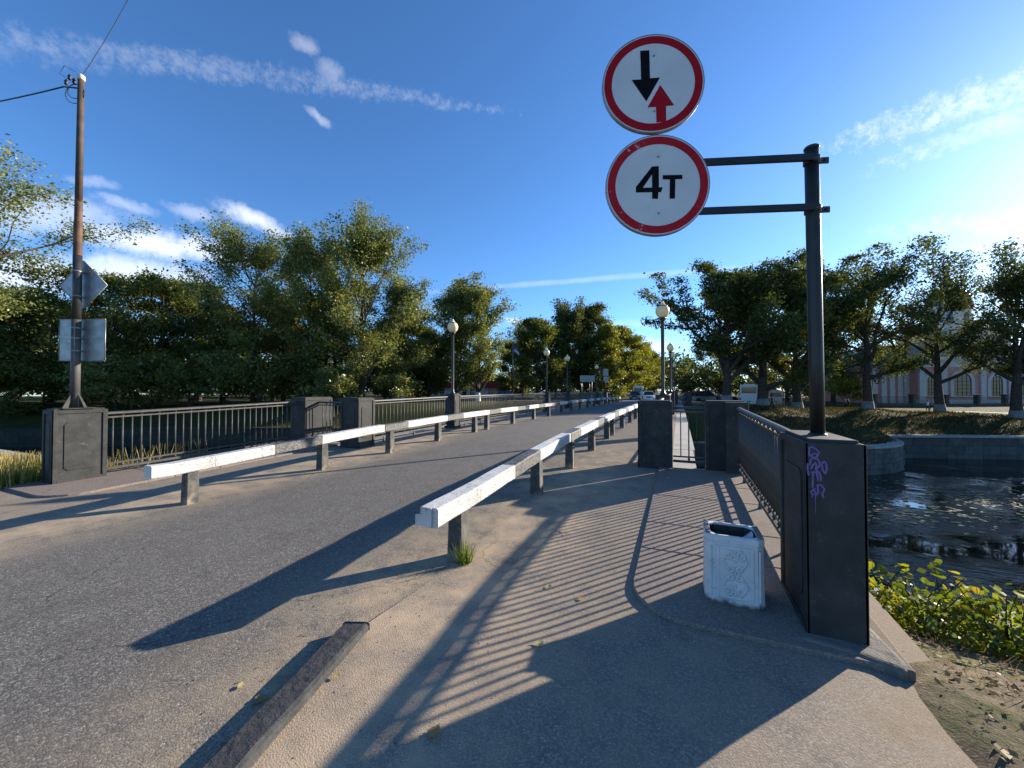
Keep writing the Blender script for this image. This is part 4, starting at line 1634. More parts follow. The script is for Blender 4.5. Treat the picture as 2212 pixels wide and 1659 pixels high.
def tree(label, x, y, z, H, R, style, seed, lmat, leaves=9000, lsize=.2, tr=.4, cb=.2, white=0.0, name='tree', group=None, lean=(0, 0), orange=None, cat='tree'):
    """tapered trunk with limbs, leaves in clumps at the twig ends"""
    rnd = random.Random(seed)
    rng = rs(seed)
    root = empty(name, (x, y, z), 0, label, cat, group)
    wood = MB()
    tips = []

    def env(h):
        t = (h / H - cb) / (1 - cb)
        t = min(1, max(0, t))
        if style == 'poplar':
            return R * (0.62 + 0.38 * math.sin(math.pi * min(1, t) ** .85)) * (1 - .55 * t ** 4) + .2
        if style == 'open':
            return R * (math.sin(math.pi * (0.10 + 0.78 * t)) ** .8) * (1.0 if t < .8 else 1 - (t - .8) * 1.6)
        if style == 'bush':
            return R * math.sqrt(max(0.03, 1 - (t * 1.02) ** 2))
        return R * math.sqrt(max(0.02, 1 - (2 * t - .85) ** 2 * .75)) * (1 - .35 * t)

    def grow(p, d, L, r, lev, maxlev):
        n = 4 if lev else 5
        pts, rad = [p.copy()], [r]
        q = p.copy()
        dd = d.copy()
        for k in range(n):
            j = Vector((rnd.uniform(-1, 1), rnd.uniform(-1, 1), rnd.uniform(-.6, .9))) * (.28 if style == 'open' else .18)
            dd = (dd + j).normalized()
            q = q + dd * (L / n)
            pts.append(q.copy())
            rad.append(max(.018, r * (1 - .72 * (k + 1) / n)))
        wood.tube(pts, rad, 6 if lev < 2 else 4, caps=False)
        if lev < maxlev:
            kids = rnd.randint(3, 4) if lev == 1 else rnd.randint(2, 3)
            for c in range(kids):
                t = rnd.uniform(.35, .98)
                i = min(n - 1, int(t * n))
                b = pts[i].lerp(pts[i + 1], t * n - i)
                ax = (dd if i else d)
                sp_ = .75 if style != 'poplar' else .5
                nd = (ax + Vector((rnd.uniform(-1, 1), rnd.uniform(-1, 1), rnd.uniform(-.35, .75))) * sp_).normalized()
                grow(b, nd, L * rnd.uniform(.42, .62), rad[i] * .55, lev + 1, maxlev)
            tips.append((pts[-1], 1.0))
            tips.append((pts[-2], .7))
        else:
            for k in range(1, n + 1):
                tips.append((pts[k], .55 + .45 * k / n))

    # trunk
    tp_, tr_ = [], []
    nseg = 9
    top = H * (.70 if style == 'poplar' else (.6 if style in ('open', 'bush') else .82))
    wob = (.02 if style == 'poplar' else .035) * H * .35
    ox, oy = 0, 0
    for k in range(nseg + 1):
        t = k / nseg
        tp_.append(Vector((ox + lean[0] * t * H, oy + lean[1] * t * H, top * t - (.25 if k == 0 else 0))))
        fl = 1.35 if k == 0 else 1.0
        tr_.append(max(.04, tr * fl * (1 - .80 * t)))
        ox += rnd.uniform(-1, 1) * wob * .3
        oy += rnd.uniform(-1, 1) * wob * .3
    tm = MB()
    tm.tube(tp_, tr_, 10, caps=False)
    wood.tube(tp_[1:], [r * .55 for r in tr_[1:]], 6, caps=False)
    if style == 'bush':
        nl = 16
    else:
        nl = {'poplar': 38, 'open': 13, 'round': 24}[style]
    for i in range(nl):
        f = (i + rnd.uniform(.1, .9)) / nl
        h = H * (cb * (.85 if style == 'open' else 1.0) + (1 - cb) * f * (.9 if style != 'open' else .62))
        if h > top * .98:
            h = top * .98
        t = h / top * nseg
        k = min(nseg - 1, int(t))
        b = tp_[k].lerp(tp_[k + 1], t - k)
        a = i * 2.39996 + rnd.uniform(-.5, .5)
        el = {'poplar': rnd.uniform(.5, 1.0) if i < nl * .62 else rnd.uniform(.8, 1.38), 'open': rnd.uniform(.15, 1.15) if i < nl * .7 else rnd.uniform(.9, 1.4), 'round': rnd.uniform(.0, .8), 'bush': rnd.uniform(.2, 1.3)}[style]
        d = Vector((math.cos(a) * math.cos(el), math.sin(a) * math.cos(el), math.sin(el)))
        e = env(min(H, h + .15 * H))
        L = e * (rnd.uniform(.55, 1.25) if style == 'poplar' else rnd.uniform(.7, 1.12)) / max(.38, math.cos(el))
        L = min(L, (H - h) / max(.2, math.sin(el)) * 1.02 if el > .25 else L)
        grow(b, d, L * .72, tr_[k] * (.62 if style == 'open' else .5), 1, 2 if style != 'open' else 2)
    cr = {'poplar': .036, 'open': .038, 'round': .055, 'bush': .09}[style] * H * .55 + .16
    zmax = np.percentile([t[0].z for t in tips], 99.5) + cr * .9
    rr_ = np.percentile([math.hypot(t[0].x, t[0].y) for t in tips], 94) + cr * .9
    sz, sr = H / zmax, R / rr_
    for mb_, kx in ((wood, sr), (tm, 1.0)):
        mb_.v = [(a[0] * (kx if a[2] > .1 * H or kx == 1 else 1), a[1] * (kx if a[2] > .1 * H or kx == 1 else 1), a[2] * (sz if a[2] > 0 else 1)) for a in mb_.v]
    tips = [(Vector((t[0].x * sr, t[0].y * sr, t[0].z * sz)), t[1]) for t in tips]
    wo = wood.build('limbs', M_BARK, root)
    tk = tm.build('trunk', M_BARK, root)
    tp_ = [Vector((p.x, p.y, p.z * (sz if p.z > 0 else 1))) for p in tp_]
    if white:
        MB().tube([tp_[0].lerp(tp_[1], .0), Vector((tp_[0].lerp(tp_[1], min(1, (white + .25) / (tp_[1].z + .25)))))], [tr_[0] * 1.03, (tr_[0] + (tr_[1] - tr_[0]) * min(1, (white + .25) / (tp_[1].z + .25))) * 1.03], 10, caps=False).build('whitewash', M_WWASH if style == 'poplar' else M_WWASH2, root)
    # leaf clumps
    P = np.array([[t[0].x, t[0].y, t[0].z] for t in tips])
    W = np.array([t[1] for t in tips])
    keep = P[:, 2] > H * cb * .55
    P, W = P[keep], W[keep]
    W = W / W.sum()
    idx = rng.choice(len(P), size=leaves, p=W)
    off = rng.normal(size=(leaves, 3)) * cr * np.array([1, 1, .62])
    cs = P[idx] + off
    cs[:, 2] = np.clip(cs[:, 2], H * cb * .3, H * 1.01)
    cm = leaf_mesh('crown', cs, lsize, lmat, rng)
    co_ = link('crown', cm, root)
    if orange:
        oc = rng.normal(size=(700, 3)) * np.array(orange[3:6]) + np.array(orange[:3])
        link('orange_patch', leaf_mesh('orange_patch', oc, lsize, L_ORG, rng), root)['kind'] = 'stuff'
    return root


def tree_at(label, px, Z, topy, halfpx, style, seed, lmat, basey=None, **kw):
    p = at(px, Z)
    zb = hfar(p.x, p.y) if basey is None else zat(basey, Z)
    H = zat(topy, Z) - zb
    R = halfpx / 831 * Z
    return tree(label, p.x, p.y, zb, H, R, style, seed, lmat, **kw)


LT = 'tall trees across the canal'
# left group, tall poplars
tree_at('tall poplar with a bent open top, first of the tall row beyond the grey railing', 548, 58, 490, 108, 'poplar', 1, L_POP, leaves=33712, lsize=0.148, tr=.42, cb=.22, group=LT)
tree_at('slim tall poplar standing just beside the tallest poplar', 668, 57, 486, 76, 'poplar', 2, L_POP, leaves=26970, lsize=0.148, tr=.36, cb=.2, group=LT)
tree_at('tallest poplar of the row across the canal', 782, 56, 460, 106, 'poplar', 3, L_POP, leaves=42702, lsize=0.148, tr=.45, cb=.06, group=LT)
tree_at('shorter poplar with a white painted trunk left of the red roofed kiosk', 868, 62, 596, 72, 'poplar', 4, L_POP, leaves=24722, lsize=0.141, tr=.3, cb=.16, white=1.5, group=LT)
tree_at('full leafy twin poplar in front of the red roofed kiosk', 985, 70, 612, 60, 'poplar', 5, L_POP, leaves=31000, lsize=0.163, tr=.4, cb=.05, white=1.6, group=LT)
tree_at('broad sunlit poplar beside the kiosk with the flagpole to its right', 1032, 69, 602, 64, 'poplar', 6, L_POP, leaves=35650, lsize=0.163, tr=.42, cb=.05, white=1.6, group=LT)
# left group, rounded trees
RN = [(30, 66, 640, 120, 21), (110, 60, 628, 120, 22), (235, 58, 582, 150, 23), (345, 62, 594, 110, 24), (430, 70, 612, 90, 25), (-70, 60, 600, 140, 26), (590, 74, 650, 110, 27), (705, 72, 640, 100, 28), (905, 80, 700, 70, 29)]
names = ['rounded dark tree behind the utility pole and its diamond sign', 'rounded dark tree left of the utility pole', 'big round tree right behind the square sign back',
         'dense round tree between the sign back and the poplars', 'dark round tree tucked beside the bent poplar', 'rounded dark tree at the far bank end of the row',
         'dark undergrown tree behind the bent poplar', 'dark undergrown tree behind the tallest poplar', 'small dark tree left of the kiosk']
for (px, Z, ty, hw, sd), lb in zip(RN, names):
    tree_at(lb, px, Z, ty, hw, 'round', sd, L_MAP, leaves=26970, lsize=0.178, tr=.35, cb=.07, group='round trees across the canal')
for i, (px, Z, ty, hw, lb) in enumerate([(480, 60, 655, 75, 'mid height leafy tree under the bent poplar'), (612, 61, 640, 62, 'mid height leafy tree between the bent and the slim poplar'), (722, 62, 648, 60, 'mid height leafy tree between the slim and the tallest poplar'),
                                       (842, 60, 690, 55, 'mid height leafy tree right of the tallest poplar'), (925, 72, 715, 45, 'mid height leafy tree left of the twin poplar')]):
    tree_at(lb, px, Z, ty, hw, 'round', 140 + i, L_POP if i % 2 else L_MAP, leaves=20150, lsize=0.155, tr=.28, cb=.05, group='round trees across the canal')
# understory along the far bank
US = [(20, 53, 800, 70), (95, 55, 770, 70), (160, 53, 790, 65), (250, 52, 770, 75), (330, 54, 760, 70), (410, 53, 775, 65), (485, 55, 760, 60), (560, 53, 770, 60), (640, 55, 765, 55), (720, 54, 790, 50), (830, 66, 800, 40), (900, 74, 790, 40)]
UL = ['low bush of the far bank thicket at the canal bend', 'low bush of the far bank thicket seen left of the utility pole', 'low bush of the far bank thicket seen right behind the utility pole',
      'low bush below the big round tree on the far bank', 'low bush below the dense round tree on the far bank', 'low bush at the start of the tall poplar row', 'low bush left of the bent poplar trunk',
      'low bush right of the bent poplar trunk', 'low bush at the foot of the slim poplar', 'low bush between the slim poplar and the tallest poplar', 'low bush beside the white painted trunk', 'low bush in front of the small dark tree by the kiosk']
for i, (px, Z, ty, hw) in enumerate(US):
    tree_at(UL[i], px, Z, ty, hw, 'bush', 40 + i, L_MAP if i % 3 else L_POP, leaves=9439, lsize=0.163, tr=.16, cb=.02, name='shrub', group='thicket along the far canal bank', cat='shrub')
# trees beyond the bridge, left of the far road
tree_at('dark broad tree behind the two middle globe lamps', 1160, 84, 688, 60, 'round', 61, L_MAP, leaves=26970, lsize=0.207, tr=.4, cb=.06, group='trees beyond the bridge')
tree_at('slender pale tree beside the flag', 1130, 110, 690, 40, 'poplar', 62, L_POP, leaves=8990, lsize=0.192, tr=.3, cb=.2, group='trees beyond the bridge')
tree_at('tall pointed tree behind the direction board', 1228, 92, 646, 42, 'poplar', 63, L_LIN, leaves=22475, lsize=0.207, tr=.4, cb=.1, group='trees beyond the bridge')
tree_at('tall rounded tree above the far sign backs', 1283, 96, 655, 52, 'round', 64, L_LIN, leaves=26970, lsize=0.207, tr=.4, cb=.1, group='trees beyond the bridge')
tree_at('yellow green tree at the far road side', 1342, 98, 706, 48, 'round', 65, L_YEL, leaves=22475, lsize=0.200, tr=.35, cb=.22, white=1.5, group='trees beyond the bridge')
tree_at('leaning yellow green tree where the far road disappears', 1386, 112, 738, 46, 'round', 66, L_YEL, leaves=20227, lsize=0.207, tr=.35, cb=.2, white=1.5, group='trees beyond the bridge')
tree_at('distant yellow green tree over the white car', 1412, 150, 772, 30, 'round', 67, L_YEL, leaves=13485, lsize=0.252, tr=.35, cb=.1, group='trees beyond the bridge')
tree_at('distant green tree behind the dark old linden', 1450, 150, 780, 34, 'round', 68, L_LIN, leaves=13485, lsize=0.252, tr=.35, cb=.1, group='trees beyond the bridge')
tree_at('distant round tree behind the parked bus', 1530, 160, 740, 60, 'round', 69, L_LIN, leaves=17980, lsize=0.266, tr=.4, cb=.06, group='trees beyond the bridge')
for i, (px, Z, ty, hw, m_, lb) in enumerate([(1108, 96, 735, 42, L_MAP, 'dark filling tree behind the flagpole'), (1200, 90, 705, 42, L_MAP, 'dark filling tree between the two middle globe lamps'),
                                           (1255, 100, 690, 40, L_LIN, 'green filling tree above the direction board'), (1312, 92, 700, 40, L_YEL, 'yellow green filling tree above the far sign backs'), (1365, 104, 725, 40, L_YEL, 'yellow green filling tree over the black car'),
                                           (1400, 122, 760, 34, L_YEL, 'small yellow green tree over the white car roof')]):
    tree_at(lb, px, Z, ty, hw, 'round', 160 + i, m_, leaves=15500, lsize=0.207, tr=.3, cb=.04, group='trees beyond the bridge')
# backlit old trees on the right bank
RT = 'old lindens on the far right bank'
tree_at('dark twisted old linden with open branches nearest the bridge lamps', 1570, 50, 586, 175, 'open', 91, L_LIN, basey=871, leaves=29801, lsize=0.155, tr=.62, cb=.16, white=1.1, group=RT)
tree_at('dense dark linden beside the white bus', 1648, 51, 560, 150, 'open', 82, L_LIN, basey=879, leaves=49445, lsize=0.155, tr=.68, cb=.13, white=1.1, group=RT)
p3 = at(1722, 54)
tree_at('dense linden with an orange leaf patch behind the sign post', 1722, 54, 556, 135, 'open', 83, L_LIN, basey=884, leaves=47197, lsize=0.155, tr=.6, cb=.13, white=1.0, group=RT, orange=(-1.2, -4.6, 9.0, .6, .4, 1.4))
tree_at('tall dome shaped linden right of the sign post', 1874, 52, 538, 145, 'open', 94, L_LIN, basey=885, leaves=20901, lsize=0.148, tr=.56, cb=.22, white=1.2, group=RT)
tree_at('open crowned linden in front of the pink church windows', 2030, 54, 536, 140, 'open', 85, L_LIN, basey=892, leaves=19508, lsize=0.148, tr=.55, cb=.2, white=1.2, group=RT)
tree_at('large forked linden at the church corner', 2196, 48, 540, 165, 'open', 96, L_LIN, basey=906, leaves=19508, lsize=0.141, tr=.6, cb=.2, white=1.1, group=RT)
tree_at('dark background tree between the sign post and the dome shaped linden', 1800, 78, 640, 110, 'round', 87, L_LIN, leaves=22475, lsize=0.192, tr=.4, cb=.08, group='background trees by the church')
tree_at('low yellow lit shrub under the dome shaped linden', 1828, 72, 815, 42, 'bush', 88, L_YEL, leaves=8990, lsize=0.163, tr=.12, cb=.02, name='shrub', cat='shrub')
tree_at('dark background tree behind the second parked bus', 1700, 96, 690, 110, 'round', 89, L_LIN, leaves=20227, lsize=0.222, tr=.4, cb=.05, group='background trees by the church')
for i, (x_, y_, lb) in enumerate([(45, 71, 'added linden outside the view past the church corner, shading the bank'), (58, 75, 'added linden outside the view above the canal, shading the bank'), (56, 88, 'added linden outside the view behind the other two, shading the bank'), (70, 92, 'last of the added lindens outside the view, shading the bank')]):  # lindens added out of frame to cast shade on the far bank
    tree(lb, x_, y_, hfar(x_, y_), 20.5, 8.2, 'open', 190 + i, L_LIN, leaves=15500, lsize=0.178, tr=.55, cb=.18, group=RT)
# big tree whose branches reach in from the side, over the utility pole
pT = at(-215, 23)
tree('sunlit poplar with pale leaves reaching in behind the utility pole', pT.x, pT.y, -.5, 19.5, 8.8, 'open', 303, L_POP, leaves=42000, lsize=0.085, tr=.5, cb=.3)
# more trees along the bend of the canal
for i, (px, Z, ty, hw, lb) in enumerate([(-170, 52, 600, 130, 'round dark tree at the bend of the canal bank'), (-60, 48, 700, 90, 'low round tree leaning over the canal bend')]):
    tree_at(lb, px, Z, ty, hw, 'round', 130 + i, L_MAP, leaves=13950, lsize=0.178, tr=.3, cb=.05, group='round trees across the canal')


def woodland(name, label, spans, seed, mat, n, lsize):
    rng = rs(seed)
    allp = []
    for (px0, px1, Z0, Z1, ty0, ty1) in spans:
        m = 26
        for k in range(m):
            px = px0 + (px1 - px0) * (k + rng.uniform(0, 1)) / m
            Z = rng.uniform(Z0, Z1)
            ty = rng.uniform(ty0, ty1)
            p = at(px, Z)
            zb = hfar(p.x, p.y)
            H = zat(ty, Z) - zb
            R = H * rng.uniform(.3, .42)
            q = rng.normal(size=(n, 3))
            q /= np.linalg.norm(q, axis=1)[:, None]
            q *= (rng.uniform(0, 1, n) ** .33)[:, None]
            c = np.array([p.x, p.y, zb + H * .52])
            pts = c + q * np.array([R, R, H * .48])
            pts += rng.normal(size=pts.shape) * .35
            pts[:, 2] = np.maximum(pts[:, 2], zb + .1)
            allp.append(pts)
    P = np.concatenate(allp)
    o = link(name, leaf_mesh(name, P, lsize, mat, rng))
    o['kind'] = 'stuff'
    o['label'] = label
    return o


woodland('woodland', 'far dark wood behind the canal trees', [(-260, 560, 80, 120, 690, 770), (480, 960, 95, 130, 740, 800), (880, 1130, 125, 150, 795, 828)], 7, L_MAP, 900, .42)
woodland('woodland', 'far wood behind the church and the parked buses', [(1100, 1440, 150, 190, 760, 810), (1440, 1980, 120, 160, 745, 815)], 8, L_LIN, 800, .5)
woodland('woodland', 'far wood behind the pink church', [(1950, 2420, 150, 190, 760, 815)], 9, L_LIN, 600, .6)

# ------------------------------------------------------------------ pink church with fence
M_PINK = simple('pink_plaster', (0.62, 0.27, 0.21), (0.70, 0.32, 0.25), 1.2, 0.9, bstr=0.2, bscale=8, wear=(0.34, 0.22, 0.19), wscale=1.5, wlo=.55, whi=.75)
M_TRIM = simple('white_plaster', (0.62, 0.52, 0.45), (0.70, 0.59, 0.51), 1.4, 0.9, bstr=0.15, bscale=10)
M_ROOF = simple('grey_roof_metal', (0.12, 0.125, 0.125), (0.17, 0.172, 0.17), 2, 0.5, 0.3)
M_DOME = simple('blue_green_dome', (0.12, 0.19, 0.20), (0.17, 0.25, 0.26), 2, 0.45, 0.2)
M_GLASS = simple('dark_glass', (0.012, 0.014, 0.016), (0.025, 0.028, 0.03), 3, 0.08, bstr=0, spec=.6)


def arch(w, hs, n=12):
    """arched opening outline: width w, straight height hs, half round top"""
    return [(-w / 2, 0), (w / 2, 0), (w / 2, hs)] + [(w / 2 * math.cos(math.pi * k / n), hs + w / 2 * math.sin(math.pi * k / n)) for k in range(1, n)] + [(-w / 2, hs)]


def church():
    Z = 88
    p = at(2100, Z)
    zb = hfar(p.x, p.y) - .1
    root = empty('church', (p.x, p.y, zb), YAW, 'pink and white church with arched windows behind the lindens', 'church')
    sc = Z / 831.0

    def X(px):
        return (px - 2100) * sc
    ex, ez = Vector((1, 0, 0)), Vector((0, 0, 1))
    x0, x1, hw = X(1986), X(2330), 10.6
    MB().b2(x0, x1, 0, 20, 0, hw).build('wall', M_PINK, root)
    MB().b2(x0 - .15, x1 + .15, -.12, 20.1, 0, 1.0).build('base', M_TRIM, root)
    MB().b2(x0 - .25, x1 + .25, -.25, 20.2, hw - .5, hw + .25).build('cornice', M_TRIM, root)
    MB().b2(x0 - .1, x1 + .1, -.10, 20.1, hw - 2.1, hw - .52).build('frieze', M_TRIM, root)
    for k in range(9):
        MB().b2(-.55, .55, -.16, 0, -.28, .28).build('frieze_panel', M_PINK, root, loc=(x0 + 2.2 + k * 3.9, 0, hw - 1.3))
    for px in (1990, 2038, 2122, 2182, 2240, 2300):
        MB().b2(-.62, .62, -.32, .1, 1.0, hw - 2.1).build('pilaster', M_TRIM, root, loc=(X(px), 0, 0))
    for px, w in ((2012, 2.5), (2078, 4.1), (2152, 2.7), (2211, 2.7), (2270, 2.7)):
        win = empty('window', (X(px), 0, 1.9))
        win.parent = root
        hs = 3.3
        f = MB()
        out = arch(w + 1.5, hs)
        inn = arch(w, hs)
        vs = [ex * a + ez * b + Vector((0, -.2, 0)) for a, b in out] + [ex * a + ez * b + Vector((0, -.2, 0)) for a, b in inn] + [ex * a + ez * b + Vector((0, .05, 0)) for a, b in inn] + [ex * a + ez * b + Vector((0, .05, 0)) for a, b in out]
        n = len(out)
        fs = []
        for i in range(2, n):
            j = (i + 1) % n
            fs += [(i, j, n + j, n + i), (n + i, n + j, 2 * n + j, 2 * n + i), (j, i, 3 * n + i, 3 * n + j)]
        i, j = 1, 2
        fs += [(i, j, n + j, n + i), (n + i, n + j, 2 * n + j, 2 * n + i)]
        f.add(vs, fs)
        f.build('frame', M_TRIM, win)
        MB().plate(inn, (0, -.03, 0), ex, ez, .02).build('pane', M_GLASS, win)
        mu = MB()
        for k in range(1, 4):
            xx = -w / 2 + w * k / 4
            hh = hs + math.sqrt(max(0, (w / 2) ** 2 - xx ** 2))
            mu.b2(xx - .04, xx + .04, -.09, -.05, 0, hh)
        for k in range(1, 5):
            mu.b2(-w / 2, w / 2, -.088, -.052, hs * k / 4 - .04, hs * k / 4 + .04)
        mu.build('muntins', M_BARK, win)
        MB().b2(-w / 2 - .8, w / 2 + .8, -.35, 0, -.2, 0).build('sill', M_TRIM, win)
    # lower wing to the side with white pilasters
    xa = X(1890)
    MB().b2(xa, x0 + .1, 2.5, 18, 0, 9.2).build('wing_wall', M_PINK, root)
    MB().b2(xa - .2, x0 + .1, 2.3, 18.2, 8.4, 9.5).build('wing_cornice', M_TRIM, root)
    for px in (1894, 1910, 1930, 1948, 1966, 1980):
        MB().b2(-.6, .6, 2.15, 2.6, 0, 8.4).build('pilaster', M_TRIM, root, loc=(X(px), 0, 0))
    # curved metal roof
    prof = []
    xl, xr, zt, z0 = X(1880), X(2180), 14.4, 9.4
    for k in range(19):
        t = k / 18
        a = math.pi * t
        prof.append((xl + (xr - xl) * (.5 - .5 * math.cos(a)), z0 + (zt - z0) * math.sin(a) ** .7))
    MB().plate(prof + [(xr, z0 - .3), (xl, z0 - .3)][::1], (0, 18.5, 0), ex, ez, 17.5).build('roof', M_ROOF, root)
    # tower block and dome
    cx = X(2185)
    MB().b2(cx - 6.5, cx + 8, 6, 20, hw, hw + 7.5).build('upper_wall', M_TRIM, root)
    MB().b2(cx - 6.9, cx + 8.4, 5.6, 20.4, hw + 7.3, hw + 8.0).build('upper_cornice', M_TRIM, root)
    for k in range(4):
        w_ = MB().plate(arch(1.2, 2.2), (cx - 5 + 3.6 * k, 5.98, hw + 2.4), ex, ez, .05)
        w_.build('upper_window', M_GLASS, root)
    c = (cx + .5, 13, 0)
    MB().lathe([(4.6, hw + 7.9), (4.6, hw + 8.6), (4.2, hw + 8.7), (4.2, hw + 13.6), (4.7, hw + 13.8), (4.7, hw + 14.4)], c, 16, smooth=False).build('drum', M_TRIM, root)
    MB().lathe([(4.5, hw + 14.4), (4.4, hw + 15.6), (3.9, hw + 17.2), (2.9, hw + 18.6), (1.6, hw + 19.4), (.8, hw + 19.7), (.8, hw + 21.2), (1.0, hw + 21.3), (.7, hw + 22.2), (.1, hw + 23)], c, 20).build('dome', M_DOME, root)
    for k in range(8):
        a = R_(202.5 + 22.5 + 45 * k)
        d = Vector((math.cos(a), math.sin(a), 0))
        t = Vector((-d.y, d.x, 0))
        MB().plate(arch(1.1, 2.4), Vector(c) + d * 4.22 + Vector((0, 0, hw + 9.4)), t, ez, .05).build('drum_window', M_GLASS, root)


church()


def fence():
    pts = [at(1888, 72), at(1970, 73), at(2042, 74), at(2110, 75), at(2170, 76), at(2235, 77)]
    a0 = pts[0]
    for i, (a, b) in enumerate(zip(pts[:-1], pts[1:])):
        za, zb = hfar(a.x, a.y), hfar(b.x, b.y)
        root = empty('fence', (a.x, a.y, za), math.atan2(b.y - a.y, b.x - a.x),
                     ['iron churchyard fence section nearest the dome shaped linden', 'iron churchyard fence section left of the open crowned linden', 'iron churchyard fence section before the widest church window',
                      'iron churchyard fence section before the narrow church window', 'iron churchyard fence section at the church corner'][i], 'fence', 'churchyard fence')
        L = (b - a).length
        MB().b2(-.35, .35, -.35, .35, -.3, 2.1).build('post', M_QUAY, root, bevel=.03)
        MB().b2(-.45, .45, -.45, .45, 2.1, 2.3).build('post_cap', M_QUAY, root, bevel=.03)
        MB().b2(.36, L - .36, -.2, .2, -.4, .55).build('plinth_wall', M_QUAY, root)
        pk = MB()
        n = int(L / .22)
        for k in range(2, n - 1):
            pk.b2(k * .22 - .012, k * .22 + .012, -.012, .012, .55, 1.9)
        for z in (.75, 1.7):
            pk.b2(.36, L - .36, -.02, .02, z, z + .04)
        o = pk.build('pickets', M_IRON, root)
        o['kind'] = 'stuff'


fence()

# ------------------------------------------------------------------ kiosk, flag, boards across the canal
M_RED = simple('crimson_roof', (0.36, 0.012, 0.035), (0.42, 0.02, 0.045), 3, 0.5, bstr=0.05)
M_WBOARD = simple('white_siding', (0.58, 0.60, 0.62), (0.66, 0.68, 0.70), 2, 0.7, bstr=0.05)


def kiosk():
    Z = 100
    p = at(957, Z)
    zb = hfar(p.x, p.y)
    sc = Z / 831.0
    root = empty('kiosk', (p.x, p.y, zb), YAW, 'white kiosk with a crimson roof edge behind the poplars', 'kiosk')
    x0, x1 = (930 - 957) * sc, (1092 - 957) * sc
    MB().b2(x0, x1, 0, 6, -.2, 2.5).build('wall', M_WBOARD, root)
    MB().b2(x0 - .3, x1 + .3, -.5, 6.3, 2.5, 3.7).build('fascia', M_RED, root)
    MB().b2(x0 - .1, x1 + .1, -.3, 6.1, 3.7, 3.85).build('roof', M_ROOF, root)
    for k, xx in enumerate((941, 955, 1003, 1020, 1060)):
        w = MB().b2(-.55, .55, -.05, .02, .5, 2.2)
        w.build('window', M_GLASS, root, loc=((xx - 957) * sc, 0, 0))
        MB().b2(-.55, .55, -.075, -.052, 1.55, 1.63).build('window_bar', M_WBOARD, root, loc=((xx - 957) * sc, 0, 0))
    for k in range(1, 4):
        MB().b2(x0, x1, -.02, .01, .6 * k, .6 * k + .03).build('siding_joint', M_GALV, root)


kiosk()


def flagpole():
    p = at(1108, 78)
    zb = hfar(p.x, p.y)
    root = empty('flagpole', (p.x, p.y, zb), YAW, 'thin flagpole with a blue and white flag beyond the railing', 'flagpole')
    top = zat(742, 78) - zb
    MB().tube([(0, 0, 0), (0, 0, top)], .05, 8).build('pole', M_GALV, root)
    vs, fs = [], []
    nx, nz = 8, 6
    for j in range(nz):
        for i in range(nx):
            t, u = i / (nx - 1), j / (nz - 1)
            vs.append((t * 1.25, .12 * math.sin(5 * t + 2 * u), top - .05 - u * 1.5 - t * (1.5 - .5 * u)))
    for j in range(nz - 1):
        for i in range(nx - 1):
            a = j * nx + i
            fs.append((a, a + 1, a + nx + 1, a + nx))
    m1 = simple('flag_blue', (.06, .08, .26), (.09, .11, .32), 3, .8, bstr=0)
    m2 = simple('flag_white', (.55, .56, .60), (.62, .63, .66), 3, .8, bstr=0)
    mb = MB().add(vs, fs, 0, True)
    for k, f in enumerate(mb.f):
        mb.m[k] = 1 if (k // (nx - 1)) in (2, 3) and (k % (nx - 1)) > 1 else 0
    o = mb.build('flag', [m1, m2], root)
    o.modifiers.new('thick', 'SOLIDIFY').thickness = .01


flagpole()
p = at(1020, 72)
lt = empty('street_lamp', (p.x, p.y, hfar(p.x, p.y)), 0, 'small white street lamp in front of the kiosk', 'street lamp')
hh = zat(826, 72) - hfar(p.x, p.y)
MB().tube([(0, 0, 0), (0, 0, hh - .4)], .05, 8).build('pole', M_GALV, lt)
MB().lathe([(.05, hh - .42), (.22, hh - .1), (.25, hh - .05), (.1, hh)], n=10).build('shade', M_WBOARD, lt)

p = at(1269, 62)
bo = empty('direction_board', (p.x, p.y, hfar(p.x, p.y)), YAW, 'grey back of a wide direction board on four thin posts', 'sign')
zc0, zc1 = zat(825, 62) - hfar(p.x, p.y), zat(811, 62) - hfar(p.x, p.y)
MB().b2(-1.2, 1.2, -.03, .03, zc0, zc1).build('panel', M_GALV, bo)
for xx in (-.95, -.8, .35, .75):
    MB().tube([(xx, .06, -.2), (xx, .06, zc1 - .1)], .035, 6).build('post', M_GALV, bo)
p = at(1308, 52)
fs_ = empty('sign_post', (p.x, p.y, hfar(p.x, p.y) - .1), YAW, 'far post with grey backs of a square and a round sign', 'sign')
b0 = hfar(p.x, p.y) - .1
MB().tube([(0, 0, 0), (0, 0, zat(795, 52) - b0)], .06, 8).build('pole', M_GREEN, fs_)
MB().b2(-.36, .36, -.12, -.1, zat(812, 52) - b0, zat(797, 52) - b0).build('square_plate', M_GALV, fs_)
zc = zat(820, 52) - b0
MB().plate([(.36 * math.cos(R_(15 * k)), .36 * math.sin(R_(15 * k))) for k in range(24)], (.05, -.1, zc), (1, 0, 0), (0, 0, 1), .02).build('round_plate', M_GALV, fs_)
MB().b2(-1.0, 0, -.06, .0, zc + .1, zc + .15).b2(-1.0, 0, -.06, .0, zc - .2, zc - .15).build('arms', M_GREEN, fs_)['kind'] = 'stuff'
MB().b2(-.35, .35, -.35, .35, 0, 1.1).build('pedestal', M_BLACKP, fs_)

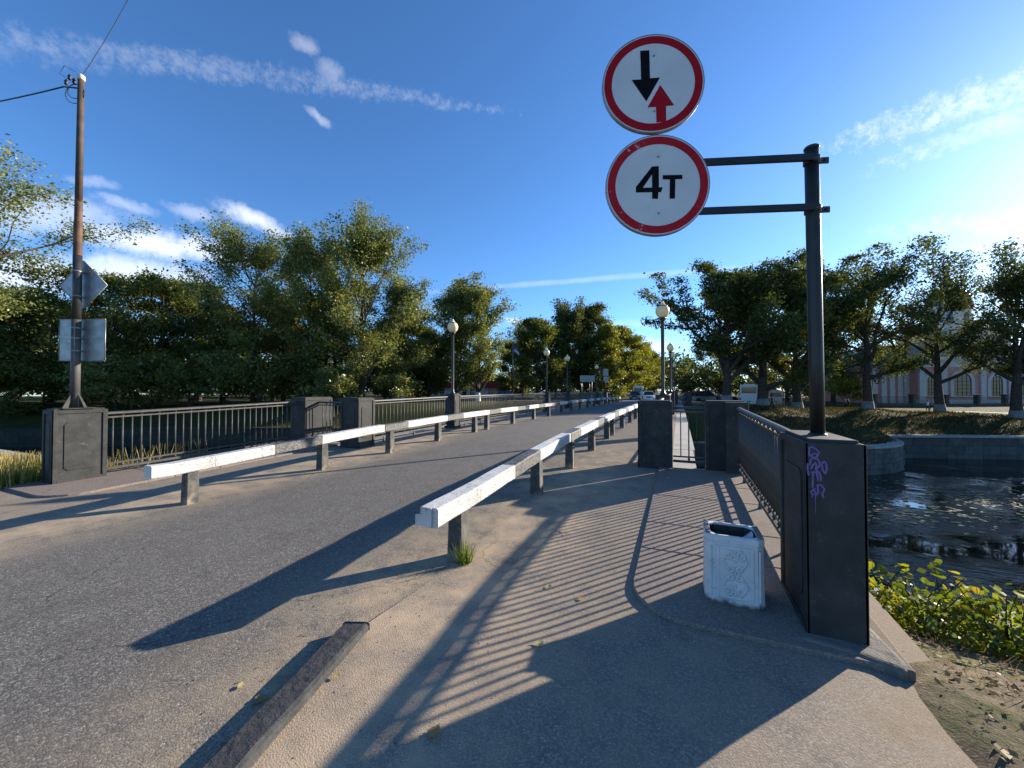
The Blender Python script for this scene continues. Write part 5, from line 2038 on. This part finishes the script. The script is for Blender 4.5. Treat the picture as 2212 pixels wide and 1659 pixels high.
# ------------------------------------------------------------------ vehicles
M_TYRE = simple('tyre', (.015, .015, .015), (.025, .025, .025), 10, .9)
M_RIM = simple('rim', (.35, .36, .37), (.45, .46, .47), 10, .4, .6)
M_TAIL = simple('tail_light', (.30, .01, .01), (.38, .015, .015), 10, .25, bstr=0)
M_HEAD = simple('head_light', (.65, .66, .68), (.75, .76, .78), 10, .15, bstr=0)
M_PLATE = simple('number_plate', (.65, .65, .65), (.7, .7, .7), 10, .5, bstr=0)


def car(label, loc, rz, body, L=4.6, W=1.85, H=1.65, group='cars beyond the bridge', kind='suv'):
    root = empty('car', loc, rz, label, 'car', group)   # front towards -y
    bh = H * .56
    cl = .19

    def loft(secs, name, mat, bevel=.05):
        vs, fs = [], []
        for (y, w, z0, z1, w2) in secs:
            vs += [(-w / 2, y, z0), (w / 2, y, z0), (w2 / 2, y, z1), (-w2 / 2, y, z1)]
        n = len(secs)
        for j in range(n - 1):
            for k in range(4):
                fs.append((j * 4 + k, j * 4 + (k + 1) % 4, (j + 1) * 4 + (k + 1) % 4, (j + 1) * 4 + k))
        fs.append((3, 2, 1, 0)[::-1])
        fs.append(tuple(range((n - 1) * 4, n * 4))[::-1])
        return MB().add(vs, [tuple(reversed(f)) for f in fs]).build(name, mat, root, bevel=bevel, seg=2)
    hy = L / 2
    loft([(-hy, W * .86, cl + .06, bh * .78, W * .80), (-hy + .25, W * .98, cl, bh * .9, W * .92), (-hy + L * .28, W, cl, bh, W * .95), (hy - .3, W, cl, bh, W * .95), (hy, W * .9, cl + .08, bh * .96, W * .86)], 'body', body, .06)
    yb = hy - (.12 if kind == 'suv' else .7)
    loft([(-hy + L * .25, W * .90, bh - .02, bh + .01, W * .88), (-hy + L * .42, W * .92, bh - .02, H - .06, W * .70), (yb - .35, W * .92, bh - .02, H - .06, W * .72), (yb, W * .9, bh - .02, bh + .04, W * .86)], 'windows', M_GLASS, .02)
    loft([(-hy + L * .40, W * .70, H - .075, H - .02, W * .62), (-hy + L * .5, W * .74, H - .09, H, W * .66), (yb - .30, W * .74, H - .09, H - .01, W * .66)], 'roof', body, .02)
    for sx in (-1, 1):
        loft_p = MB()
        for yy in (-hy + L * .42, 0.1 * L, yb - .35):
            loft_p.tube([(sx * W * .46, yy - (.5 if yy < -.2 else 0) + (.15 if yy > .4 else 0), bh), (sx * W * .355, yy, H - .05)], .035, 5)
        o = loft_p.build('pillars', body, root)
        o['kind'] = 'stuff'
        for yy in (-hy + L * .19, hy - L * .2):
            wh = empty('wheel', (sx * (W / 2 - .1), yy, .33))
            wh.parent = root
            wh.rotation_euler = (0, R_(90), 0)
            MB().lathe([(.18, -.1), (.31, -.1), (.335, -.07), (.335, .07), (.31, .1), (.18, .1)], n=16).build('tyre', M_TYRE, wh)
            MB().lathe([(.05, -.08), (.19, -.085), (.19, .085), (.05, .08)], n=12).build('rim', M_RIM, wh)
        MB().box((sx * W * .36, -hy + .03, bh * .68), (.34, .1, .14)).build('headlight', M_HEAD, root, bevel=.02)
        MB().box((sx * W * .40, hy - .02, bh * .78), (.16, .08, .26)).build('tail_light', M_TAIL, root, bevel=.02)
        MB().box((sx * (W / 2 + .06), -hy + L * .3, bh + .08), (.16, .1, .12)).build('mirror', body, root, bevel=.02)
    MB().box((0, -hy + .005, bh * .62), (W * .4, .06, .16)).build('grille', M_TYRE, root)
    MB().box((0, -hy - .015, bh * .38), (.5, .03, .11)).build('number_plate', M_PLATE, root)
    return root


M_CBLK = simple('car_black', (.012, .012, .014), (.016, .016, .018), 2, .22, bstr=0, spec=.6)
M_CNAVY = simple('car_navy', (.012, .014, .022), (.016, .018, .028), 2, .25, bstr=0, spec=.6)
M_CWHT = simple('car_white', (.66, .67, .68), (.70, .71, .72), 2, .28, bstr=0, spec=.5)
M_CGREY = simple('car_grey', (.18, .185, .19), (.22, .225, .23), 2, .3, bstr=0, spec=.5)


def gpt(px, Z, dz=0.0):
    p = at(px, Z)
    z = gz(p.y) if -8.5 < p.x < .4 else hfar(p.x, p.y) + .06
    return (p.x, p.y, z + dz)


car('dark blue estate car seen from the side above the far railing', gpt(1084, 74), YAW + R_(-90), M_CNAVY, 4.9, 1.9, 1.85)
car('white car coming over the far end of the bridge road', gpt(1401, 66), R_(4), M_CWHT, 4.5, 1.85, 1.55)
car('black car with headlights in front of the white van', gpt(1372, 72), R_(2), M_CBLK, 4.5, 1.85, 1.5)
car('black off-road car parked under the dark twisted linden', gpt(1528, 62), YAW + R_(70), M_CBLK, 4.7, 1.9, 1.75)
car('dark parked car beside the black off-road car', gpt(1497, 64), YAW + R_(80), M_CNAVY, 4.4, 1.8, 1.5, kind='sedan')
car('white car half hidden behind the bus', gpt(1584, 66), YAW + R_(60), M_CWHT, 4.5, 1.85, 1.5)


def van(label, loc, rz, body, L, W, H, rear, name='bus', cat='bus', group='buses and vans beyond the bridge'):
    root = empty(name, loc, rz, label, cat, group)   # rear/front face towards -y
    hy = L / 2

    def rbox(x0, x1, y0, y1, z0, z1, nm, mat, bv):
        return MB().b2(x0, x1, y0, y1, z0, z1).build(nm, mat, root, bevel=bv, seg=3)
    rbox(-W / 2, W / 2, -hy, hy, .32, H, 'body', body, .14)
    # end window
    rbox(-W * .40, W * .40, -hy - .012, -hy + .02, H * .60, H * .88, 'end_window', M_GLASS, .01)
    for sx in (-1, 1):
        for k in range(max(2, int(L / 1.6))):
            y0 = -hy + .5 + k * 1.5
            if y0 + 1.3 < hy:
                rbox(sx * (W / 2 - .02), sx * (W / 2 + .012), y0, y0 + 1.35, H * .56, H * .84, 'side_window', M_GLASS, .004)
        rbox(sx * (W / 2 - .16), sx * (W / 2 - .02), -hy - .02, -hy + .03, .75, 1.25, 'tail_light' if rear else 'headlight', M_TAIL if rear else M_HEAD, .01)
        for yy in (-hy + L * .2, hy - L * .2):
            wh = empty('wheel', (sx * (W / 2 - .14), yy, .45))
            wh.parent = root
            wh.rotation_euler = (0, R_(90), 0)
            MB().lathe([(.22, -.13), (.42, -.13), (.45, -.1), (.45, .1), (.42, .13), (.22, .13)], n=16).build('tyre', M_TYRE, wh)
            MB().lathe([(.06, -.1), (.23, -.11), (.23, .11), (.06, .1)], n=12).build('rim', M_RIM, wh)
        rbox(sx * (W / 2 + .02), sx * (W / 2 + .2), -hy + .1 if not rear else hy - .2, -hy + .2 if not rear else hy - .1, H * .55, H * .72, 'mirror', M_TYRE, .01)
    rbox(-W / 2 + .05, W / 2 - .05, -hy - .04, -hy + .05, .34, .62, 'bumper', body, .03)
    rbox(-.26, .26, -hy - .05, -hy - .03, .68 if rear else .5, .80 if rear else .62, 'number_plate', M_PLATE if not rear else M_TYRE, .0)
    rbox(-W * .33, W * .33, -1.2, 1.4, H - .02, H + .18, 'roof_unit', body, .06)
    return root


van('tall white touring bus parked with its rear to the canal', gpt(1618, 66), R_(-8.5), M_CWHT, 10.5, 2.5, 3.45, True)
van('cream minibus parked behind the trunk of the dense linden', gpt(1676, 70), R_(-11), simple('cream_paint', (.50, .47, .42), (.56, .53, .47), 2, .35, bstr=0), 6.2, 2.1, 2.55, True)
van('white van driving behind the black car on the far road', gpt(1379, 82), R_(2), M_CWHT, 5.2, 2.0, 2.5, False, name='van', cat='van')

# ------------------------------------------------------------------ people on the far bank
M_SKIN = simple('skin', (.42, .27, .20), (.48, .31, .23), 5, .6, bstr=0)
M_HAIR = simple('hair', (.03, .022, .016), (.05, .036, .026), 9, .7, bstr=0)
M_SHOE = simple('shoe', (.02, .02, .02), (.03, .03, .03), 9, .6, bstr=0)


def cloth(name, c):
    return simple(name, c, tuple(min(1, v * 1.2) for v in c), 8, .9, bstr=.1)


def person(label, loc, rz, topm, legm, h=1.7, stride=.28, swing=.16, bag=None, hair=M_HAIR):
    root = empty('person', loc, rz, label, 'person', 'people on the far bank')   # walks towards +y
    V = {'pel': (0, 0, .95, .135), 'sp': (0, .01, 1.14, .125), 'ch': (0, .015, 1.34, .15), 'nk': (0, .01, 1.47, .055), 'hb': (0, .025, 1.545, .072), 'hd': (0, .03, 1.615, .092), 'cr': (0, .02, 1.68, .07), 'no': (0, .118, 1.60, .02)}
    E = [('pel', 'sp'), ('sp', 'ch'), ('ch', 'nk'), ('nk', 'hb'), ('hb', 'hd'), ('hd', 'cr'), ('hd', 'no')]
    for s_, sx in (('l', -1), ('r', 1)):
        f = stride * sx
        w = -swing * sx
        V.update({'sh' + s_: (sx * .175, .01, 1.40, .065), 'el' + s_: (sx * .225, .01 + w * .5, 1.14, .046), 'wr' + s_: (sx * .21, .05 + w * 1.2, .92, .034), 'ha' + s_: (sx * .205, .07 + w * 1.3, .83, .036),
                  'hp' + s_: (sx * .092, 0, .88, .10), 'kn' + s_: (sx * .095, f * .55 + .04, .49, .066), 'an' + s_: (sx * .095, f * (1.0 if f > 0 else 1.15), .09 if f > 0 else .13, .043), 'to' + s_: (sx * .10, f * (1.0 if f > 0 else 1.15) + .15, .035 if f > 0 else .045, .036)})
        E += [('ch', 'sh' + s_), ('sh' + s_, 'el' + s_), ('el' + s_, 'wr' + s_), ('wr' + s_, 'ha' + s_), ('pel', 'hp' + s_), ('hp' + s_, 'kn' + s_), ('kn' + s_, 'an' + s_), ('an' + s_, 'to' + s_)]
    keys = list(V)
    me = bpy.data.meshes.new('body')
    me.from_pydata([V[k][:3] for k in keys], [(keys.index(a), keys.index(b)) for a, b in E], [])
    tmp = bpy.data.objects.new('body_tmp', me)
    COL.objects.link(tmp)
    sk = tmp.modifiers.new('skin', 'SKIN')
    for i, k in enumerate(keys):
        r = V[k][3]
        me.skin_vertices[0].data[i].radius = (r, r * (.78 if k in ('pel', 'sp', 'ch') else 1))
        me.skin_vertices[0].data[i].use_root = (k == 'pel')
    tmp.modifiers.new('sub', 'SUBSURF').levels = 1
    tmp.modifiers['sub'].render_levels = 1
    dg = bpy.context.evaluated_depsgraph_get()
    m2 = bpy.data.meshes.new_from_object(tmp.evaluated_get(dg))
    bpy.data.objects.remove(tmp, do_unlink=True)
    m2.name = 'body'
    m2.materials.clear()
    for m in (topm, legm, M_SKIN, M_SHOE):
        m2.materials.append(m)
    for pg in m2.polygons:
        c = pg.center
        if c.z > 1.47:
            mi = 2
        elif abs(c.x) > .165 and c.z < .93:
            mi = 2
        elif c.z < .11:
            mi = 3
        elif c.z < .93:
            mi = 1
        else:
            mi = 0
        pg.material_index = mi
        pg.use_smooth = True
    s = h / 1.74
    link('body', m2, root, scale=(s, s, s))
    MB().lathe([(.07, -.06), (.098, -.01), (.092, .05), (.05, .098), (.004, .112)], (0, -.005, 1.64), 12).build('hair', hair, root).scale = (s, s, s)
    if bag is not None:
        MB().box((.27, .02, .72), (.09, .26, .30)).build('bag', bag, root, bevel=.02).scale = (s, s, s)
    return root


C_WHT, C_BLK, C_RED, C_GRY, C_JEAN, C_BEI = cloth('cloth_white', (.62, .6, .56)), cloth('cloth_black', (.016, .016, .018)), cloth('cloth_red', (.34, .06, .06)), cloth('cloth_grey', (.2, .2, .2)), cloth('cloth_jeans', (.05, .065, .11)), cloth('cloth_beige', (.35, .29, .23))
PEO = [(2003, 58, C_WHT, C_BLK, -80, 'person in a white jacket walking along the path by the church', None), (2012, 59, C_GRY, C_BLK, -80, 'person in a grey jacket carrying a bag beside the white jacket', C_BLK),
       (1832, 60, C_BLK, C_BLK, 60, 'person dressed in black walking under the dome shaped linden', None), (1826, 61, C_GRY, C_BLK, 60, 'person with a light top next to the walker in black', None),
       (1667, 54, C_BLK, C_BLK, 100, 'person in black standing by the trunk of the dense linden', None), (1692, 58, C_RED, C_BEI, 100, 'person in a red coat in front of the minibus', None),
       (1704, 57, C_BLK, C_JEAN, -70, 'person in dark clothes beside the red coat', None), (1708, 58, C_GRY, C_BLK, -70, 'person in grey with a red bag near the minibus', C_RED),
       (1553, 60, C_RED, C_JEAN, 40, 'person in a red top by the parked dark cars', None), (1548, 61, C_WHT, C_JEAN, 40, 'person in a pale top by the parked dark cars', None),
       (1561, 61, C_JEAN, C_BLK, 30, 'person in a blue top beside the twisted linden trunk', None)]
for i, (px, Z, a, b, r, lb, bg_) in enumerate(PEO):
    p = at(px, Z)
    person(lb, (p.x, p.y, hfar(p.x, p.y) + .055), R_(r), a, b, 1.66 + .03 * (i % 4), .22 if i % 3 else .1, bag=bg_)

# ------------------------------------------------------------------ shrubs on the near bank with single leaves


def leaf_shape(seed):
    r = random.Random(seed)
    prof = [(0, 0), (.30, .06), (.44, .22), (.40, .34), (.50, .44), (.36, .58), (.37, .70), (.17, .86), (0, 1.08)]
    vs, fs = [(0, 0, 0)], []
    L_, R2 = [], []
    mb = MB()
    mid = [(0, p[1], -.10 * math.sin(p[1] * 2.4) - .04) for p in prof]
    lft = [(-p[0] * r.uniform(.85, 1.1), p[1] - .04 + r.uniform(-.03, .03), .10 * p[0] - .16 * p[1] ** 2) for p in prof]
    rgt = [(p[0] * r.uniform(.85, 1.1), p[1] - .04 + r.uniform(-.03, .03), .10 * p[0] - .16 * p[1] ** 2) for p in prof]
    vs = mid + lft + rgt
    n = len(prof)
    for i in range(n - 1):
        fs.append((i, i + 1, n + i + 1, n + i))
        fs.append((i + 1, i, 2 * n + i, 2 * n + i + 1))
    return mb.add(vs, fs, 0, True).mesh('leaf', L_BUSHO)


LEAVES = [leaf_shape(k) for k in range(4)]


def near_shrub(label, x, y, h, seed, nl, ns):
    r = random.Random(seed)
    zb = bank_r(x, y)
    root = empty('shrub', (x, y, zb - .02), 0, label, 'shrub', 'yellowing shrubs on the near bank')
    stems = []
    for k in range(ns):
        a = r.uniform(0, 6.28)
        tip = Vector((math.cos(a) * h * r.uniform(.2, .75), math.sin(a) * h * r.uniform(.2, .75), h * r.uniform(.6, 1.12)))
        mid = tip * .5 + Vector((r.uniform(-.06, .06), r.uniform(-.06, .06), .1 * h))
        pts = [Vector((r.uniform(-.03, .03), r.uniform(-.03, .03), 0)), mid, tip]
        stems.append(pts)
        MB().tube(pts, [.007, .005, .0025], 5).build('stem', M_BARK, root)
    for k in range(nl):
        st = r.choice(stems)
        t = r.uniform(.3, 1.0) if k > ns else 1.0
        if k < ns:
            st = stems[k]
        p = (st[0].lerp(st[1], t * 2) if t < .5 else st[1].lerp(st[2], t * 2 - 1))
        p = p + Vector((r.uniform(-.05, .05), r.uniform(-.05, .05), r.uniform(-.03, .03)))
        s = r.uniform(.04, .088)
        link('leaf', r.choice(LEAVES), root, p, (r.uniform(-.9, .5), r.uniform(-.7, .7), r.uniform(0, 6.28)), (s, s, s))
    # fill of small inner leaves
    rng = rs(seed)
    n = 700
    c = rng.normal(size=(n, 3)) * np.array([h * .33, h * .33, h * .20]) + np.array([0, 0, h * .34])
    c[:, 2] = np.maximum(c[:, 2], .01)
    o = link('inner_leaves', leaf_mesh('inner_leaves', c, .026, L_BUSH, rng, aspect=.7), root)
    o['kind'] = 'stuff'


SH = [(1.50, 4.55, .62, 'yellow green shrub right behind the graffiti pedestal'), (1.85, 4.25, .52, 'low green shrub on the dirt behind the pedestal plinth'), (1.72, 5.2, .68, 'taller shrub with yellow top leaves by the pedestal'),
      (2.15, 4.75, .62, 'shrub with an upright yellow shoot before the coping'), (2.2, 4.05, .5, 'low spreading shrub at the dirt edge'), (2.15, 5.5, .5, 'shrub with thin bare twigs above the pale coping'),
      (2.55, 4.6, .6, 'shrub with orange leaves further down the bank'), (2.65, 5.2, .62, 'tall shrub with yellow tips by the waterside coping'), (2.42, 3.75, .42, 'small dark shrub at the edge of the bare dirt'),
      (3.05, 5.4, .55, 'shrub with orange tips at the far end of the thicket'), (1.48, 5.6, .5, 'shrub half hidden behind the railing')]
for i, (x, y, h, lb) in enumerate(SH):
    near_shrub(lb, x, y, h, 500 + i, 44, 10)


def blades(name, label, n, region, hmin, hmax, mat, seed, width=.006, hf=None, kind='stuff', lean=.35):
    rng = rs(seed)
    x0, x1, y0, y1 = region
    P = np.stack([rng.uniform(x0, x1, n), rng.uniform(y0, y1, n)], 1)
    vs = np.empty((n, 4, 3))
    hh = rng.uniform(hmin, hmax, n)
    a = rng.uniform(0, 6.28, n)
    d = np.stack([np.cos(a), np.sin(a)], 1)
    b = rng.uniform(0, 6.28, n)
    e = np.stack([np.cos(b), np.sin(b)], 1) * (rng.uniform(.1, 1, n) * lean * hh)[:, None]
    z = np.array([hf(*p) for p in P])
    w = width
    vs[:, 0, :2] = P - d * w
    vs[:, 1, :2] = P + d * w
    vs[:, 2, :2] = P + d * w * .3 + e
    vs[:, 3, :2] = P - d * w * .3 + e
    vs[:, 0, 2] = z - .01
    vs[:, 1, 2] = z - .01
    vs[:, 2, 2] = z + hh
    vs[:, 3, 2] = z + hh
    me = bpy.data.meshes.new(name)
    me.from_pydata(vs.reshape(-1, 3).tolist(), [], [(4 * i, 4 * i + 1, 4 * i + 2, 4 * i + 3) for i in range(n)])
    me.materials.append(mat)
    o = link(name, me)
    o['kind'] = kind
    o['label'] = label
    return o


def hl(x, y):
    return 0.0 if x > -10.2 else bank_l(x, y)


blades('grass', 'tall dry grass beside the pedestal of the utility pole', 9000, (-16, -10.0, 1.7, 5.4), .15, .5, L_DRY, 71, .008, hl)
blades('grass', 'green grass at the foot of the utility pole pedestal', 7000, (-13.5, -10.02, 1.6, 3.6), .08, .28, L_GRS, 72, .008, hl)
blades('grass', 'rough grass on the shaded far bank', 30000, (3, 48, 42, 74), .08, .3, L_FBG, 76, .05, lambda x, y: hfar(x, y) if y > quay(x) + 1.2 else -9.0, lean=.8)
blades('grass', 'short dry stalks on the dirt bank', 520, (1.45, 2.6, 2.2, 4.4), .02, .10, L_FALL, 73, .0025, bank_r, lean=1.8)
_rg = rs(77)
_c = np.array([[x, y, bank_r(x, y) + .008] for x, y in zip(_rg.uniform(1.25, 2.6, 900), _rg.uniform(1.9, 4.6, 900))])
_ll = link('leaf_litter', leaf_mesh('leaf_litter', _c, .018, L_FALL, _rg, upbias=1.6))
_ll['kind'] = 'stuff'
_ll['label'] = 'dry leaf litter on the bare dirt bank'
blades('grass', 'green grass below the shrubs on the near bank', 9000, (1.5, 7.5, 5.0, 10.4), .06, .2, L_GRS, 74, .006, bank_r)
tf = blades('grass_tuft', 'small green grass tuft at the first barrier post', 130, (-.055, .055, -.05, .05), .07, .22, L_GRS, 75, .004, lambda x, y: 0.0, kind=None, lean=.7)
del tf['kind']
tf.location = (-1.835, 3.11, 0)
tag(tf, 'small green grass tuft at the first post of the barrier', 'grass tuft')

# ------------------------------------------------------------------ fallen leaves on the pavement
M_ = leaf_shape(9)
M_.materials.clear()
M_.materials.append(leaf_mat('fallen_leaf_single', [(0, (.28, .19, .07)), (.5, (.42, .32, .12)), (1, (.5, .42, .2))], .2, .03, True))
FL = [(930, 1597, .085, 'large curled yellow leaf inside the railing shadow stripes'), (1173, 1395, .075, 'yellow leaf in the dark shadow before the litter bin'), (570, 1507, .075, 'yellow leaf lying against the kerb stone'),
      (1250, 1295, .06, 'pale yellow leaf between the shadow stripes'), (1187, 1272, .06, 'brownish leaf beside the pale leaf on the footpath'), (733, 1463, .045, 'tiny leaf on the sand right of the kerb'),
      (1217, 1146, .05, 'small leaf near the end of the handrail shadow'), (1250, 1106, .055, 'yellow leaf near the second barrier post'), (1288, 1067, .05, 'leaf in the pedestal shadow on the footpath'),
      (1445, 1033, .06, 'leaf near the foot of the black pedestal'), (1575, 1037, .06, 'leaf before the short cross railing'), (1222, 1156, .045, 'small crumpled leaf on the footpath'), (1630, 1190, .05, 'leaf fragment behind the litter bin'),
      (528, 1480, .05, 'dry curled leaf stalk on the sandy road edge')]
for i, (px, py, s, lb) in enumerate(FL):
    d = ray(px, py)
    t = CAMH / -d.z
    q = d * t
    z = gz(q.y) + (.038 * sstep(2.7, 1.9, q.y) if q.x > XK(q.y) else 0)
    if q.x > -.36 and q.y > 2.95:
        z += PLAT
    if z:
        t = (CAMH - z) / -d.z
        q = d * t
    o = link('fallen_leaf', M_, None, (q.x, q.y, z + .014), (R_(6), R_(-8 + 3 * (i % 4)), i * 1.7), (s * .78, s * .78, s * .6))
    tag(o, lb, 'leaf', 'fallen leaves on the pavement')

# ------------------------------------------------------------------ lily pads on the canal


def lily():
    rng = rs(5)
    vs, fs = [], []
    n = 0
    cl = []
    for k in range(26):
        px = rng.uniform(1860, 2260)
        py = rng.choice([rng.uniform(1035, 1115), rng.uniform(1060, 1150)])
        Z = 831 * (CAMH - WATER_Z) / (py - 843)
        p = at(px, Z)
        cl.append((p.x, p.y, rng.uniform(.9, 2.4)))
    for (cx, cy, r) in cl:
        for k in range(22):
            x, y = cx + rng.normal() * r, cy + rng.normal() * r * .8
            if y < 12.6 or y > quay(x) - .5:
                continue
            s = rng.uniform(.07, .17)
            a0 = rng.uniform(0, 6.28)
            b = len(vs)
            vs.append((x, y, WATER_Z + .012))
            for j in range(8):
                a = a0 + j * (5.9 / 7)
                vs.append((x + s * math.cos(a), y + s * math.sin(a), WATER_Z + .012 + rng.uniform(0, .018)))
            for j in range(7):
                fs.append((b, b + 1 + j, b + 2 + j))
    o = MB().add(vs, fs).build('lily_pads', L_LILY)
    o['kind'] = 'stuff'
    o['label'] = 'floating lily pads on the dark canal water'


lily()


# ------------------------------------------------------------------ grit: pebbles and clods
def pebbles(name, label, n, region, hf, smin, smax, mat, seed):
    rng = rs(seed)
    x0, x1, y0, y1 = region
    vs, fs = [], []
    for k in range(n):
        x, y = rng.uniform(x0, x1), rng.uniform(y0, y1)
        s_ = rng.uniform(smin, smax)
        z = hf(x, y)
        b = len(vs)
        a0 = rng.uniform(0, 6.28)
        vs.append((x, y, z + s_ * .6))
        for j in range(5):
            a = a0 + j * 1.2566
            r = s_ * rng.uniform(.6, 1.1)
            vs.append((x + r * math.cos(a), y + r * math.sin(a), z - .002 + s_ * rng.uniform(0, .2)))
        for j in range(5):
            fs.append((b, b + 1 + j, b + 1 + (j + 1) % 5))
    o = MB().add(vs, fs).build(name, mat)
    o['kind'] = 'stuff'
    o['label'] = label


pebbles('pebbles', 'soil clods and pebbles on the bare dirt bank', 500, (1.2, 2.4, 1.8, 4.4), bank_r, .002, .008, M_DIRT, 91)
pebbles('pebbles', 'loose grit on the sandy footpath edge', 700, (-2.6, -.6, 1.0, 5.5), lambda x, y: gz(y) + (.038 * sstep(2.7, 1.9, y) if x > XK(y) else .008), .002, .008, M_DIRT, 92)
